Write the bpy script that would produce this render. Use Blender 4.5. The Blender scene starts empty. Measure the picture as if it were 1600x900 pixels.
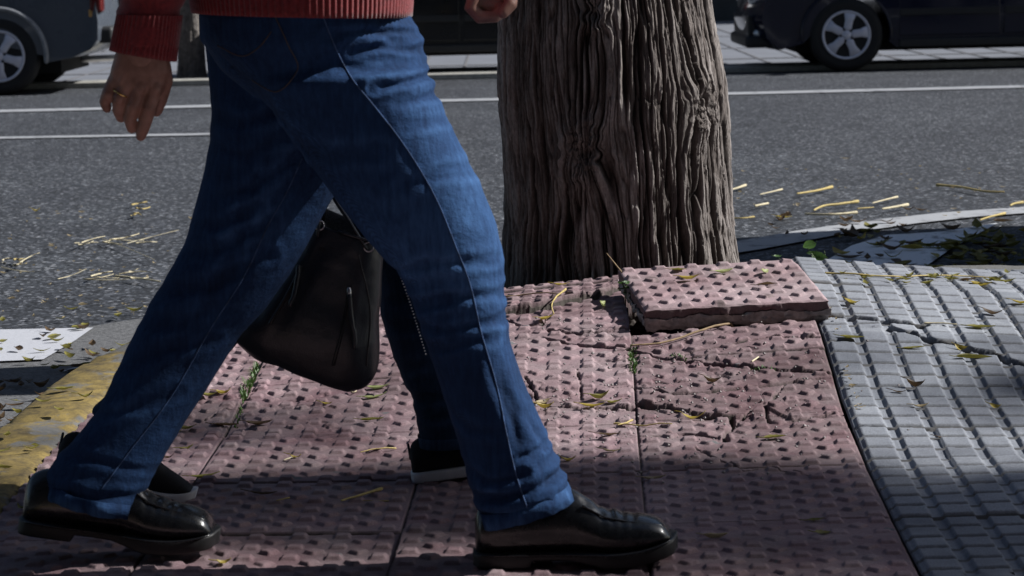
import bpy, bmesh, math, random
import numpy as np
from mathutils import Vector, Matrix
from mathutils.bvhtree import BVHTree
R = math.radians
random.seed(7)
rng = np.random.default_rng(11)
scene = bpy.context.scene
COL = scene.collection

# ------------------------------------------------------------------ camera
CAMZ, FPX = 0.955, 4000.0                       # eye height, focal length in px of a 1600 px wide frame
PITCH, ROLL = math.atan(520.0 / FPX), R(1.35)
f_ = Vector((0, math.cos(PITCH), -math.sin(PITCH)))
r0, u0 = Vector((1, 0, 0)), Vector((0, math.sin(PITCH), math.cos(PITCH)))
u_ = u0 * math.cos(ROLL) + r0 * math.sin(ROLL)
r_ = r0 * math.cos(ROLL) - u0 * math.sin(ROLL)
CAM = Vector((0, 0, CAMZ))
cam = bpy.data.cameras.new("camera")
cam.sensor_width = 36.0
cam.lens = 36.0 * FPX / 1600.0
cam.clip_start, cam.clip_end = 0.05, 2000
cam.dof.use_dof = True
cam.dof.focus_distance = 5.6
cam.dof.aperture_fstop = 12.0
cam_o = bpy.data.objects.new("camera", cam)
COL.objects.link(cam_o)
cam_o.matrix_world = Matrix(((r_.x, u_.x, -f_.x, 0), (r_.y, u_.y, -f_.y, 0), (r_.z, u_.z, -f_.z, CAMZ), (0, 0, 0, 1)))
scene.camera = cam_o

# ------------------------------------------------------------------ sky, sun, exposure
SUN_EL = R(38)
SUN_DIR = Vector((0.994 * math.cos(SUN_EL), 0.105 * math.cos(SUN_EL), math.sin(SUN_EL)))   # towards the sun
w = bpy.data.worlds.new("World")
scene.world = w
w.use_nodes = True
nt = w.node_tree
nt.nodes.clear()
sky = nt.nodes.new("ShaderNodeTexSky")
sky.sky_type = 'NISHITA'
sky.sun_disc = False
sky.sun_elevation = SUN_EL
sky.sun_rotation = math.atan2(SUN_DIR.x, SUN_DIR.y)
bgn = nt.nodes.new("ShaderNodeBackground")
bgn.inputs[1].default_value = 0.05
outn = nt.nodes.new("ShaderNodeOutputWorld")
nt.links.new(sky.outputs[0], bgn.inputs[0])
nt.links.new(bgn.outputs[0], outn.inputs[0])
sl = bpy.data.lights.new("sun", 'SUN')
sl.energy = 5.0
sl.angle = R(0.55)
sl.color = (1.0, 0.985, 0.965)
so = bpy.data.objects.new("sun", sl)
COL.objects.link(so)
so.rotation_euler = SUN_DIR.to_track_quat('Z', 'Y').to_euler()
scene.view_settings.view_transform = 'Standard'
scene.view_settings.look = 'None'
scene.view_settings.exposure = 0.55
scene.view_settings.gamma = 1.0
scene.cycles.max_bounces = 6

# ------------------------------------------------------------------ helpers
def ray(px, py):
    return (f_ + r_ * ((px - 800) / FPX) + u_ * ((450 - py) / FPX))
def atY(px, py, Y):
    d = ray(px, py)
    return CAM + d * (Y / d.y)
def atZ(px, py, z):
    d = ray(px, py)
    return CAM + d * ((z - CAMZ) / d.z)

def tag(o, label=None, cat=None, group=None, kind=None):
    if label: o["label"] = label
    if cat: o["category"] = cat
    if group: o["group"] = group
    if kind: o["kind"] = kind
    return o
def empty(name, loc=(0, 0, 0), rz=0.0):
    o = bpy.data.objects.new(name, None)
    COL.objects.link(o)
    o.location = loc
    o.rotation_euler = (0, 0, rz)
    o.empty_display_size = 0.1
    return o

def hsh(ix, iy, iz, seed):
    h = (ix.astype(np.int64) * 374761393 + iy.astype(np.int64) * 668265263 + iz.astype(np.int64) * 2147483647 + seed * 974711) & 0xffffffff
    h = ((h ^ (h >> 13)) * 1274126177) & 0xffffffff
    h = ((h ^ (h >> 16)) * 2246822519) & 0xffffffff
    h = h ^ (h >> 15)
    return (h & 0xffffff) / float(0xffffff) * 2 - 1
def vn(x, y, z=None, seed=0):
    x = np.asarray(x, float); y = np.asarray(y, float)
    z = np.zeros_like(x) if z is None else np.asarray(z, float)
    xi, yi, zi = np.floor(x), np.floor(y), np.floor(z)
    fx, fy, fz = x - xi, y - yi, z - zi
    q = lambda t: t * t * t * (t * (t * 6 - 15) + 10)
    a, b, c = q(fx), q(fy), q(fz)
    def L(dz):
        n00 = hsh(xi, yi, zi + dz, seed); n10 = hsh(xi + 1, yi, zi + dz, seed)
        n01 = hsh(xi, yi + 1, zi + dz, seed); n11 = hsh(xi + 1, yi + 1, zi + dz, seed)
        return (n00 * (1 - a) + n10 * a) * (1 - b) + (n01 * (1 - a) + n11 * a) * b
    return L(0) * (1 - c) + L(1) * c
def fbm(x, y, z=None, oct=4, seed=0):
    s, amp, tot = 0, 1.0, 0
    z = np.zeros_like(np.asarray(x, float)) if z is None else z
    for i in range(oct):
        s = s + amp * vn(x * 2 ** i, y * 2 ** i, z * 2 ** i, seed + i * 17)
        tot += amp; amp *= 0.5
    return s / tot

class MB:
    def __init__(s): s.v = []; s.f = []
    def add(s, vs, fs):
        b = len(s.v); s.v += [tuple(v) for v in vs]; s.f += [tuple(i + b for i in f) for f in fs]
    def loft(s, secs, caps=True):
        b = len(s.v); n = len(secs[0])
        for q in secs: s.v += [tuple(p) for p in q]
        for i in range(len(secs) - 1):
            for j in range(n):
                a, c = b + i * n + j, b + i * n + (j + 1) % n
                s.f.append((a, c, c + n, a + n))
        if caps:
            s.f.append(tuple(b + j for j in reversed(range(n))))
            e = b + (len(secs) - 1) * n
            s.f.append(tuple(e + j for j in range(n)))
    def ell(s, secs, n=24, ex=2.0, caps=True):          # sections: centre, u vector, v vector
        out = []
        for c, u, v in secs:
            q = []
            for j in range(n):
                t = 2 * math.pi * j / n
                ct, st = math.cos(t), math.sin(t)
                k = 2.0 / ex
                q.append(c + u * (abs(ct) ** k * (1 if ct > 0 else -1)) + v * (abs(st) ** k * (1 if st > 0 else -1)))
            out.append(q)
        s.loft(out, caps)
    def tube(s, pts, rad, n=10, flat=1.0, round_caps=True):
        pts = [Vector(p) for p in pts]
        if not isinstance(rad, (list, tuple)): rad = [rad] * len(pts)
        rad = list(rad)
        if round_caps:
            d0 = (pts[0] - pts[1]).normalized(); d1 = (pts[-1] - pts[-2]).normalized()
            a, b_ = rad[0], rad[-1]
            pts = [pts[0] + d0 * a * .97, pts[0] + d0 * a * .7] + pts + [pts[-1] + d1 * b_ * .7, pts[-1] + d1 * b_ * .97]
            rad = [a * .22, a * .7] + rad + [b_ * .7, b_ * .22]
        up = Vector((0, 0, 1)); secs = []; prev = None
        for i, p in enumerate(pts):
            d = (pts[min(i + 1, len(pts) - 1)] - pts[max(i - 1, 0)]).normalized()
            if prev is None:
                x = d.cross(up)
                if x.length < 1e-3: x = d.cross(Vector((0, 1, 0)))
            else: x = prev - d * prev.dot(d)
            x.normalize(); prev = x
            y = d.cross(x).normalized()
            secs.append((p, x * rad[i], y * rad[i] * flat))
        s.ell(secs, n)
    def box(s, c, h, rz=0.0):
        c = Vector(c); m = Matrix.Rotation(rz, 3, 'Z')
        vs = [c + m @ Vector((sx * h[0], sy * h[1], sz * h[2])) for sz in (-1, 1) for sy in (-1, 1) for sx in (-1, 1)]
        s.add(vs, [(0, 2, 3, 1), (4, 5, 7, 6), (0, 1, 5, 4), (2, 6, 7, 3), (0, 4, 6, 2), (1, 3, 7, 5)])
    def lathe(s, prof, n=40, axis='Y', c=(0, 0, 0)):        # prof: (radius, along)
        c = Vector(c); secs = []
        for r, a in prof:
            q = []
            for j in range(n):
                t = 2 * math.pi * j / n
                q.append(c + (Vector((r * math.cos(t), a, r * math.sin(t))) if axis == 'Y' else Vector((r * math.cos(t), r * math.sin(t), a))))
            secs.append(q)
        s.loft(secs, True)
    def mesh(s, name):
        me = bpy.data.meshes.new(name); me.from_pydata(s.v, [], s.f); me.update(); return me
    def build(s, name, mat, parent=None, smooth=True, bevel=0.0):
        me = s.mesh(name)
        bm = bmesh.new(); bm.from_mesh(me)
        bmesh.ops.recalc_face_normals(bm, faces=bm.faces)
        bm.to_mesh(me); bm.free()
        return link(name, me, mat, parent, smooth, bevel)
def link(name, me, mat, parent=None, smooth=True, bevel=0.0):
    if mat: me.materials.append(mat)
    if smooth: me.polygons.foreach_set("use_smooth", [True] * len(me.polygons))
    o = bpy.data.objects.new(name, me); COL.objects.link(o)
    if parent: o.parent = parent
    if bevel:
        m = o.modifiers.new("bevel", 'BEVEL'); m.width = bevel; m.segments = 3; m.limit_method = 'ANGLE'; m.angle_limit = R(40)
        w_ = o.modifiers.new("wn", 'WEIGHTED_NORMAL')
    return o
def grid_mesh(name, P, mat, parent=None, wrap=False, attrs=None, smooth=True, mask=None):
    nu, nv = P.shape[:2]
    me = bpy.data.meshes.new(name)
    idx = np.arange(nu * nv).reshape(nu, nv)
    if wrap:
        a = idx[:, :-1]; b = np.roll(idx, -1, 0)[:, :-1]; c = np.roll(idx, -1, 0)[:, 1:]; d = idx[:, 1:]
    else:
        a = idx[:-1, :-1]; b = idx[1:, :-1]; c = idx[1:, 1:]; d = idx[:-1, 1:]
    q = np.stack([a, b, c, d], -1).reshape(-1, 4)
    if mask is not None:
        k = mask.reshape(-1)
        q = q[k[q].all(1)]
        used = np.zeros(nu * nv, bool); used[q.reshape(-1)] = True
        re = np.cumsum(used) - 1
        q = re[q]; V = P.reshape(-1, 3)[used]
    else:
        used = None; V = P.reshape(-1, 3)
    me.vertices.add(len(V)); me.vertices.foreach_set("co", V.astype(np.float32).reshape(-1))
    me.loops.add(q.size); me.loops.foreach_set("vertex_index", q.astype(np.int32).reshape(-1))
    me.polygons.add(len(q)); me.polygons.foreach_set("loop_start", (np.arange(len(q)) * 4).astype(np.int32))
    me.polygons.foreach_set("loop_total", np.full(len(q), 4, np.int32))
    me.update(calc_edges=True)
    for k, A in (attrs or {}).items():
        at = me.attributes.new(k, 'FLOAT', 'POINT'); A = A.reshape(-1)
        at.data.foreach_set("value", (A if used is None else A[used]).astype(np.float32))
    return link(name, me, mat, parent, smooth)

def get_np(me):
    v = np.empty(len(me.vertices) * 3, np.float32); me.vertices.foreach_get("co", v)
    return v.reshape(-1, 3).astype(float)
def set_np(me, v):
    me.vertices.foreach_set("co", v.astype(np.float32).reshape(-1)); me.update()
def remesh(o, vox, it=4, lam=0.5):
    m = o.modifiers.new("r", 'REMESH'); m.mode = 'VOXEL'; m.voxel_size = vox; m.adaptivity = 0
    dg = bpy.context.evaluated_depsgraph_get()
    me = bpy.data.meshes.new_from_object(o.evaluated_get(dg))
    o.modifiers.clear(); old = o.data; mats = list(old.materials); o.data = me
    if not me.materials and mats: me.materials.append(mats[0])
    smooth_np(me, it, lam)
    me.polygons.foreach_set("use_smooth", [True] * len(me.polygons))
    return o
def smooth_np(me, it, lam=0.5):
    v = get_np(me); e = np.empty(len(me.edges) * 2, np.int32); me.edges.foreach_get("vertices", e); e = e.reshape(-1, 2)
    cnt = np.bincount(e.reshape(-1), minlength=len(v)).astype(float)[:, None]
    for _ in range(it):
        s = np.zeros_like(v)
        for k in range(3):
            s[:, k] = np.bincount(e[:, 0], v[e[:, 1], k], len(v)) + np.bincount(e[:, 1], v[e[:, 0], k], len(v))
        v = v + lam * (s / np.maximum(cnt, 1) - v)
    set_np(me, v)
def normals_np(me):
    n = np.empty(len(me.vertices) * 3, np.float32); me.vertices.foreach_get("normal", n); return n.reshape(-1, 3).astype(float)

# ------------------------------------------------------------------ materials
def mat(name):
    m = bpy.data.materials.new(name); m.use_nodes = True
    return m, m.node_tree, m.node_tree.nodes["Principled BSDF"]
def N(nt, t, **kw):
    n = nt.nodes.new(t)
    for k, v in kw.items():
        if k in n.inputs: n.inputs[k].default_value = v
        else: setattr(n, k, v)
    return n
def mixc(nt, fac, a, b, blend='MIX'):
    m = nt.nodes.new("ShaderNodeMix"); m.data_type = 'RGBA'; m.blend_type = blend
    for sock, val in ((m.inputs[0], fac), (m.inputs[6], a), (m.inputs[7], b)):
        if hasattr(val, "links"): nt.links.new(val, sock)
        elif isinstance(val, (int, float)): sock.default_value = val
        else: sock.default_value = (*val, 1) if len(val) == 3 else val
    return m.outputs[2]
def ramp(nt, fac, stops):
    r = nt.nodes.new("ShaderNodeValToRGB"); nt.links.new(fac, r.inputs[0])
    el = r.color_ramp.elements
    while len(el) < len(stops): el.new(0.5)
    for e, (p, c) in zip(el, stops):
        e.position = p; e.color = (*c, 1) if len(c) == 3 else c
    return r.outputs[0]
def noise(nt, scale, detail=4, rough=0.55, vec=None):
    n = N(nt, "ShaderNodeTexNoise", Scale=scale, Detail=detail, Roughness=rough)
    if vec is not None: nt.links.new(vec, n.inputs[0])
    return n.outputs[0]
def objvec(nt, scale=None):
    tc = nt.nodes.new("ShaderNodeTexCoord")
    if scale is None: return tc.outputs["Object"]
    mp = nt.nodes.new("ShaderNodeMapping"); mp.inputs[3].default_value = scale
    nt.links.new(tc.outputs["Object"], mp.inputs[0]); return mp.outputs[0]
def bump(nt, b, h, strength=0.4, dist=0.002, prev=None):
    n = nt.nodes.new("ShaderNodeBump"); n.inputs["Strength"].default_value = strength; n.inputs["Distance"].default_value = dist
    nt.links.new(h, n.inputs["Height"])
    if prev is not None: nt.links.new(prev, n.inputs["Normal"])
    nt.links.new(n.outputs[0], b.inputs["Normal"]); return n.outputs[0]
def attr(nt, name):
    a = nt.nodes.new("ShaderNodeAttribute"); a.attribute_name = name; return a.outputs["Fac"]
def simple(name, col, rough=0.6, metal=0.0, var=0.25, scale=30.0, bstr=0.15, bdist=0.001, spec=None, coat=0.0):
    m, nt, b = mat(name)
    v = objvec(nt); n = noise(nt, scale, 5, 0.6, v)
    lo = tuple(c * (1 - var) for c in col); hi = tuple(min(1, c * (1 + var)) for c in col)
    nt.links.new(ramp(nt, n, [(0.3, lo), (0.7, hi)]), b.inputs["Base Color"])
    b.inputs["Roughness"].default_value = rough; b.inputs["Metallic"].default_value = metal
    if spec is not None: b.inputs["Specular IOR Level"].default_value = spec
    if coat: b.inputs["Coat Weight"].default_value = coat
    if bstr: bump(nt, b, n, bstr, bdist)
    return m
M = {}
def make_materials():
    # asphalt: dark binder with pale and dark stone chips
    m, nt, b = mat("asphalt"); v = objvec(nt)
    vor = N(nt, "ShaderNodeTexVoronoi", Scale=78.0); nt.links.new(v, vor.inputs[0])
    sep = nt.nodes.new("ShaderNodeSeparateColor"); nt.links.new(vor.outputs["Color"], sep.inputs[0])
    chips = ramp(nt, sep.outputs[0], [(0.0, (.013, .0145, .018)), (.45, (.032, .036, .044)), (.78, (.064, .071, .086)), (.93, (.155, .165, .19)), (1, (.33, .34, .37))])
    edge = ramp(nt, vor.outputs["Distance"], [(0.0, (1, 1, 1)), (.55, (.75, .75, .75)), (.9, (.3, .3, .3))])
    c = mixc(nt, 1.0, chips, edge, 'MULTIPLY')
    big = ramp(nt, noise(nt, 0.9, 5, .6, v), [(.3, (.75, .75, .77)), (.7, (1.25, 1.25, 1.22))])
    c = mixc(nt, 1.0, c, big, 'MULTIPLY')
    nt.links.new(c, b.inputs["Base Color"]); b.inputs["Roughness"].default_value = .78
    b.inputs["Specular IOR Level"].default_value = .35
    bump(nt, b, vor.outputs["Distance"], -0.8, 0.006); M["asphalt"] = m
    # gutter concrete
    M["gutter"] = simple("gutter_concrete", (.095, .096, .10), .85, var=.6, scale=110, bstr=.8, bdist=.004)
    # worn white paint
    def paint(name, col, under, thr, sc=9.0):
        m, nt, b = mat(name); v = objvec(nt)
        n = noise(nt, sc, 8, .7, v); k = ramp(nt, n, [(thr - .05, (0, 0, 0)), (thr + .05, (1, 1, 1))])
        n2 = noise(nt, 70, 4, .6, v)
        cc = mixc(nt, n2, tuple(x * .75 for x in col), col)
        nt.links.new(mixc(nt, k, under, cc), b.inputs["Base Color"]); b.inputs["Roughness"].default_value = .75
        bump(nt, b, n2, .4, .003); M[name] = m
    paint("lit_white_paint", (.82, .84, .88), (.09, .09, .1), .38)  # white paint made paler so a shaded marking looks sunlit
    paint("white_paint", (.47, .48, .52), (.09, .09, .1), .36)
    paint("line_paint", (.36, .37, .39), (.09, .09, .1), .40)
    m, nt, b = mat("yellow_paint"); v = objvec(nt)
    yl = attr(nt, "yellow"); n = noise(nt, 7, 10, .72, v); n2 = noise(nt, 60, 5, .7, v)
    k = ramp(nt, n, [(.40, (0, 0, 0)), (.47, (1, 1, 1))]); k = mixc(nt, 1.0, k, yl, 'MULTIPLY')
    stone = mixc(nt, n2, (.06, .06, .06), (.17, .165, .155)); yel = mixc(nt, ramp(nt, noise(nt, 22, 8, .75, v), [(.36, (0, 0, 0)), (.6, (1, 1, 1))]), (.055, .04, .018), (.23, .165, .045))
    nt.links.new(mixc(nt, k, stone, yel), b.inputs["Base Color"]); b.inputs["Roughness"].default_value = .85
    bump(nt, b, n, .8, .008); M["yellow_paint"] = m
    # red bump tiles
    m, nt, b = mat("red_tile"); v = objvec(nt)
    tone, dirt_shade = attr(nt, "tone"), attr(nt, "dirt_shade")
    base = ramp(nt, tone, [(0, (.115, .064, .070)), (.5, (.205, .128, .141)), (1, (.36, .255, .27))])
    n1 = noise(nt, 9, 8, .65, v)
    base = mixc(nt, ramp(nt, n1, [(.35, (0, 0, 0)), (.75, (.7, .7, .7))]), base, (.27, .235, .235))
    fine = ramp(nt, noise(nt, 420, 3, .7, v), [(.3, (.72, .72, .72)), (.7, (1.22, 1.22, 1.22))])
    base = mixc(nt, 1.0, base, fine, 'MULTIPLY')
    blot = ramp(nt, noise(nt, 3.2, 6, .6, v), [(.38, (.7, .66, .66)), (.6, (1.08, 1.08, 1.08))])
    base = mixc(nt, 1.0, base, blot, 'MULTIPLY')
    gp = ramp(nt, noise(nt, 16, 3, .5, objvec(nt, (1, 1.6, 1))), [(.72, (0, 0, 0)), (.74, (1, 1, 1))])
    base = mixc(nt, gp, base, (.12, .12, .125))
    base = mixc(nt, dirt_shade, base, (.05, .042, .036))
    nt.links.new(base, b.inputs["Base Color"]); b.inputs["Roughness"].default_value = .85
    b.inputs["Specular IOR Level"].default_value = .25
    bump(nt, b, noise(nt, 330, 4, .7, v), .55, .0016); M["red_tile"] = m
    # grey pad tiles
    m, nt, b = mat("grey_tile"); v = objvec(nt)
    tone, dirt_shade = attr(nt, "tone"), attr(nt, "dirt_shade")
    base = ramp(nt, tone, [(0, (.15, .163, .19)), (1, (.29, .305, .34))])
    fine = ramp(nt, noise(nt, 380, 3, .75, v), [(.32, (.6, .6, .6)), (.68, (1.3, 1.3, 1.3))])
    base = mixc(nt, 1.0, base, fine, 'MULTIPLY')
    blot = ramp(nt, noise(nt, 4.0, 6, .6, v), [(.35, (.68, .68, .7)), (.65, (1.12, 1.12, 1.1))])
    base = mixc(nt, 1.0, base, blot, 'MULTIPLY')
    base = mixc(nt, dirt_shade, base, (.055, .052, .05))
    nt.links.new(base, b.inputs["Base Color"]); b.inputs["Roughness"].default_value = .8
    bump(nt, b, noise(nt, 300, 4, .7, v), .5, .0014); M["grey_tile"] = m
    M["mortar"] = simple("mortar", (.27, .245, .24), .95, var=.45, scale=45, bstr=.9, bdist=.006)
    M["soil"] = simple("soil", (.045, .035, .028), 1.0, var=.5, scale=60, bstr=1, bdist=.01)
    M["far_paving"] = simple("far_paving", (.15, .16, .185), .85, var=.12, scale=3, bstr=.1)
    M["joint"] = simple("paving_joint", (.13, .13, .14), .9)
    M["kerb_stone"] = simple("kerb_stone", (.33, .32, .29), .85, var=.2, scale=20, bstr=.3)
    # bark
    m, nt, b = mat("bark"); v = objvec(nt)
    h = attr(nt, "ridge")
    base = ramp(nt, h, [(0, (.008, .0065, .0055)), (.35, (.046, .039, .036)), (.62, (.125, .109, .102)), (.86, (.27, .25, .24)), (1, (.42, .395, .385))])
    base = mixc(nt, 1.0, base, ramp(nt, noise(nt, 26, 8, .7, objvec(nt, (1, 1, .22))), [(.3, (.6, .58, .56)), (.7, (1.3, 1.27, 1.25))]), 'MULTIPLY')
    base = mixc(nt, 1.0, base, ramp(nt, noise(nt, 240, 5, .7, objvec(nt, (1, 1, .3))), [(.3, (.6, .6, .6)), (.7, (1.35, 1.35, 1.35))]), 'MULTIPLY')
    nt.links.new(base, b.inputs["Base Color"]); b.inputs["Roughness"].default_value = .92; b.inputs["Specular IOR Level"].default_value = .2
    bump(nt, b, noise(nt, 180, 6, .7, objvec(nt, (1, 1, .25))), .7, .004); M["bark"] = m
    M["plain_bark"] = simple("plain_bark", (.14, .125, .115), .95, var=.5, scale=25, bstr=.9, bdist=.02)
    # denim
    def denim(name, dark, light, fade, dfac):
        m, nt, b = mat(name); v = objvec(nt)
        wear = attr(nt, "wear")
        n = noise(nt, 7, 6, .6, v)
        k = nt.nodes.new("ShaderNodeMath"); k.operation = 'MULTIPLY_ADD'; nt.links.new(n, k.inputs[0]); k.inputs[1].default_value = .7; nt.links.new(wear, k.inputs[2])
        c = ramp(nt, k.outputs[0], [(.15, dark), (.6, light), (1.0, fade)])
        tw = N(nt, "ShaderNodeTexWave", Scale=330.0, Distortion=1.2, Detail=2.0); tw.wave_type = 'BANDS'; tw.bands_direction = 'DIAGONAL'; nt.links.new(v, tw.inputs[0])
        slub = noise(nt, 140, 4, .7, objvec(nt, (1, 1, .12)))
        c = mixc(nt, 1.0, c, ramp(nt, slub, [(.3, (.66, .66, .70)), (.7, (1.34, 1.34, 1.30))]), 'MULTIPLY')
        c = mixc(nt, .35, c, mixc(nt, 1.0, c, tw.outputs[0], 'MULTIPLY'))
        nt.links.new(c, b.inputs["Base Color"]); b.inputs["Roughness"].default_value = .9
        b.inputs["Specular IOR Level"].default_value = .15
        p = bump(nt, b, noise(nt, 26, 6, .62, objvec(nt, (1, 1, 1.7))), .45, .008)
        p = bump(nt, b, noise(nt, 75, 5, .65, v), .35, .003, p)
        bump(nt, b, slub, .45, .0012, p); M[name] = m
    denim("denim", (.0058, .0165, .045), (.0150, .043, .116), (.054, .130, .295), 1)
    denim("dark_denim", (.007, .016, .036), (.015, .035, .075), (.035, .075, .15), 1)
    M["stitch"] = simple("stitch", (.05, .036, .03), .8)
    M["seam"] = simple("seam_denim", (.026, .058, .135), .9, var=.75, scale=70)
    m, nt, b = mat("red_knit"); v = objvec(nt)
    n = noise(nt, 160, 3, .6, v)
    nt.links.new(ramp(nt, n, [(.3, (.10, .006, .009)), (.7, (.20, .016, .019))]), b.inputs["Base Color"])
    b.inputs["Roughness"].default_value = .95; b.inputs["Sheen Weight"].default_value = .3
    bump(nt, b, n, .5, .002); M["red_knit"] = m
    m, nt, b = mat("skin"); v = objvec(nt)
    n = noise(nt, 45, 5, .6, v)
    nt.links.new(ramp(nt, n, [(.3, (.19, .092, .066)), (.7, (.32, .172, .13))]), b.inputs["Base Color"])
    b.inputs["Roughness"].default_value = .52; b.inputs["Subsurface Weight"].default_value = .08; b.inputs["Subsurface Radius"].default_value = (.01, .004, .002)
    bump(nt, b, noise(nt, 260, 4, .7, v), .3, .001); M["skin"] = m
    M["nail"] = simple("nail", (.45, .28, .23), .35)
    M["gold"] = simple("gold", (.8, .55, .2), .25, 1.0, bstr=0)
    m, nt, b = mat("black_leather"); v = objvec(nt)
    n = noise(nt, 60, 6, .65, v)
    b.inputs["Base Color"].default_value = (.0055, .006, .0075, 1)
    b.inputs['Coat Weight'].default_value = .35; b.inputs['Coat Roughness'].default_value = .12
    rr = ramp(nt, n, [(.3, (.18, .18, .18)), (.75, (.4, .4, .4))]); nt.links.new(rr, b.inputs["Roughness"])
    p = bump(nt, b, noise(nt, 28, 3, .5, v), .2, .005)
    bump(nt, b, noise(nt, 420, 3, .6, v), .2, .0008, p); M["black_leather"] = m
    m, nt, b = mat("bag_leather"); v = objvec(nt)
    b.inputs["Base Color"].default_value = (.0065, .0085, .0135, 1); b.inputs["Coat Weight"].default_value = .08; b.inputs["Coat Roughness"].default_value = .12; b.inputs["Roughness"].default_value = .42; b.inputs["Specular IOR Level"].default_value = .5
    vor = N(nt, "ShaderNodeTexVoronoi", Scale=420.0); nt.links.new(v, vor.inputs[0])
    p = bump(nt, b, noise(nt, 14, 3, .5, v), .35, .012)
    bump(nt, b, vor.outputs["Distance"], .25, .001, p); M["bag_leather"] = m
    M["bag_grain"] = simple("bag_grain", (.07, .075, .085), .6, var=.7, scale=260, bstr=.6)
    M["sole_rubber"] = simple("sole_rubber", (.008, .008, .009), .55, bstr=.2)
    M["knit_black"] = simple("knit_black", (.008, .008, .01), .9, scale=200, bstr=.5)
    M["white_rubber"] = simple("white_rubber", (.62, .62, .65), .6, var=.12)
    M["steel"] = simple("steel", (.55, .55, .57), .28, 1.0, bstr=0)
    M["zip"] = simple("zip_teeth", (.02, .02, .022), .35, .6, bstr=0)
    M["crystal"] = simple("crystal", (.85, .87, .92), .1, 0.2, bstr=0)
    M["lining"] = simple("lining", (.03, .03, .035), .9)
    M["hair"] = simple("hair", (.02, .014, .01), .5, scale=80, bstr=.5)
    M["eye"] = simple("eye_white", (.7, .68, .65), .2, bstr=0)
    # vehicles
    def carpaint(name, col, rough=.28):
        m, nt, b = mat(name); v = objvec(nt)
        b.inputs["Base Color"].default_value = (*col, 1); b.inputs["Metallic"].default_value = .1; b.inputs["Specular IOR Level"].default_value = .25
        b.inputs["Coat Weight"].default_value = .55; b.inputs["Coat Roughness"].default_value = .06
        nt.links.new(ramp(nt, noise(nt, 6, 5, .6, v), [(.3, (rough - .06,) * 3), (.7, (rough + .14,) * 3)]), b.inputs["Roughness"]); M[name] = m
    carpaint("paint_grey", (.085, .098, .12)); carpaint("paint_black", (.006, .007, .009)); carpaint("paint_navy", (.005, .008, .026), .14)
    M["tyre"] = simple("tyre", (.012, .012, .013), .8, scale=60, bstr=.3)
    M["alloy"] = simple("alloy", (.60, .61, .70), .4, .15, bstr=0, var=.08)
    M["plastic"] = simple("dark_plastic", (.018, .019, .021), .6, bstr=.2)
    M["under"] = simple("underbody", (.006, .006, .007), .9)
    m, nt, b = mat("car_glass"); b.inputs["Base Color"].default_value = (.01, .012, .014, 1); b.inputs["Roughness"].default_value = .05; M["glass"] = m
    M["lamp_glass"] = simple("lamp_glass", (.5, .53, .57), .12, .3, bstr=0)
    M["tail_red"] = simple("tail_red", (.10, .012, .012), .15, bstr=0)
    M["amber"] = simple("amber", (.55, .3, .1), .2, bstr=0)
    M["grey_trim"] = simple("grey_trim", (.22, .23, .25), .5, bstr=0)
    # plants
    def leafmat(name, a, c, tr=.25):
        m, nt, b = mat(name); v = objvec(nt)
        n = noise(nt, 60, 5, .65, v)
        nt.links.new(ramp(nt, n, [(.3, a), (.7, c)]), b.inputs["Base Color"]); b.inputs["Roughness"].default_value = .55
        tb = nt.nodes.new("ShaderNodeBsdfTranslucent"); nt.links.new(ramp(nt, n, [(.3, a), (.7, c)]), tb.inputs[0])
        mx = nt.nodes.new("ShaderNodeMixShader"); mx.inputs[0].default_value = tr
        nt.links.new(b.outputs[0], mx.inputs[1]); nt.links.new(tb.outputs[0], mx.inputs[2])
        nt.links.new(mx.outputs[0], nt.nodes["Material Output"].inputs[0])
        bump(nt, b, n, .3, .002); M[name] = m
    leafmat("leaf_yellow", (.30, .22, .035), (.45, .36, .06)); leafmat("leaf_olive", (.13, .12, .02), (.26, .23, .05))
    leafmat("leaf_brown", (.05, .03, .015), (.13, .08, .035)); leafmat("leaf_tan", (.28, .22, .12), (.42, .34, .2))
    leafmat("leaf_pale", (.25, .29, .10), (.38, .40, .18)); leafmat("leaf_green", (.045, .10, .025), (.09, .17, .045), .3)
    leafmat("crown_leaf", (.03, .055, .015), (.09, .10, .03), .3); leafmat("hedge_leaf", (.02, .05, .014), (.05, .09, .025), .25)
    leafmat("moss", (.04, .09, .015), (.08, .16, .03), .2)
    M["straw"] = simple("straw", (.40, .31, .11), .7, var=.3, scale=90, bstr=.2)
    M["straw_pale"] = simple("straw_pale", (.5, .44, .29), .7, var=.25, scale=90, bstr=.2)
    M["stem_dry"] = simple("stem_dry", (.24, .165, .09), .8, var=.3, scale=90, bstr=.2)
    M["stem_green"] = simple("stem_green", (.07, .11, .03), .6)
    M["wall_stone"] = simple("wall_stone", (.24, .225, .2), .85, var=.15, scale=4)
    M["sky_blocker_wall"] = simple("sky_blocker_wall", (.062, .066, .078), .9, var=.25, scale=5)
    M["plinth"] = simple("plinth_stone", (.022, .028, .032), .5, var=.3, scale=6)
    M["door_dark"] = simple("door_dark", (.02, .026, .03), .35)
make_materials()

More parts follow.
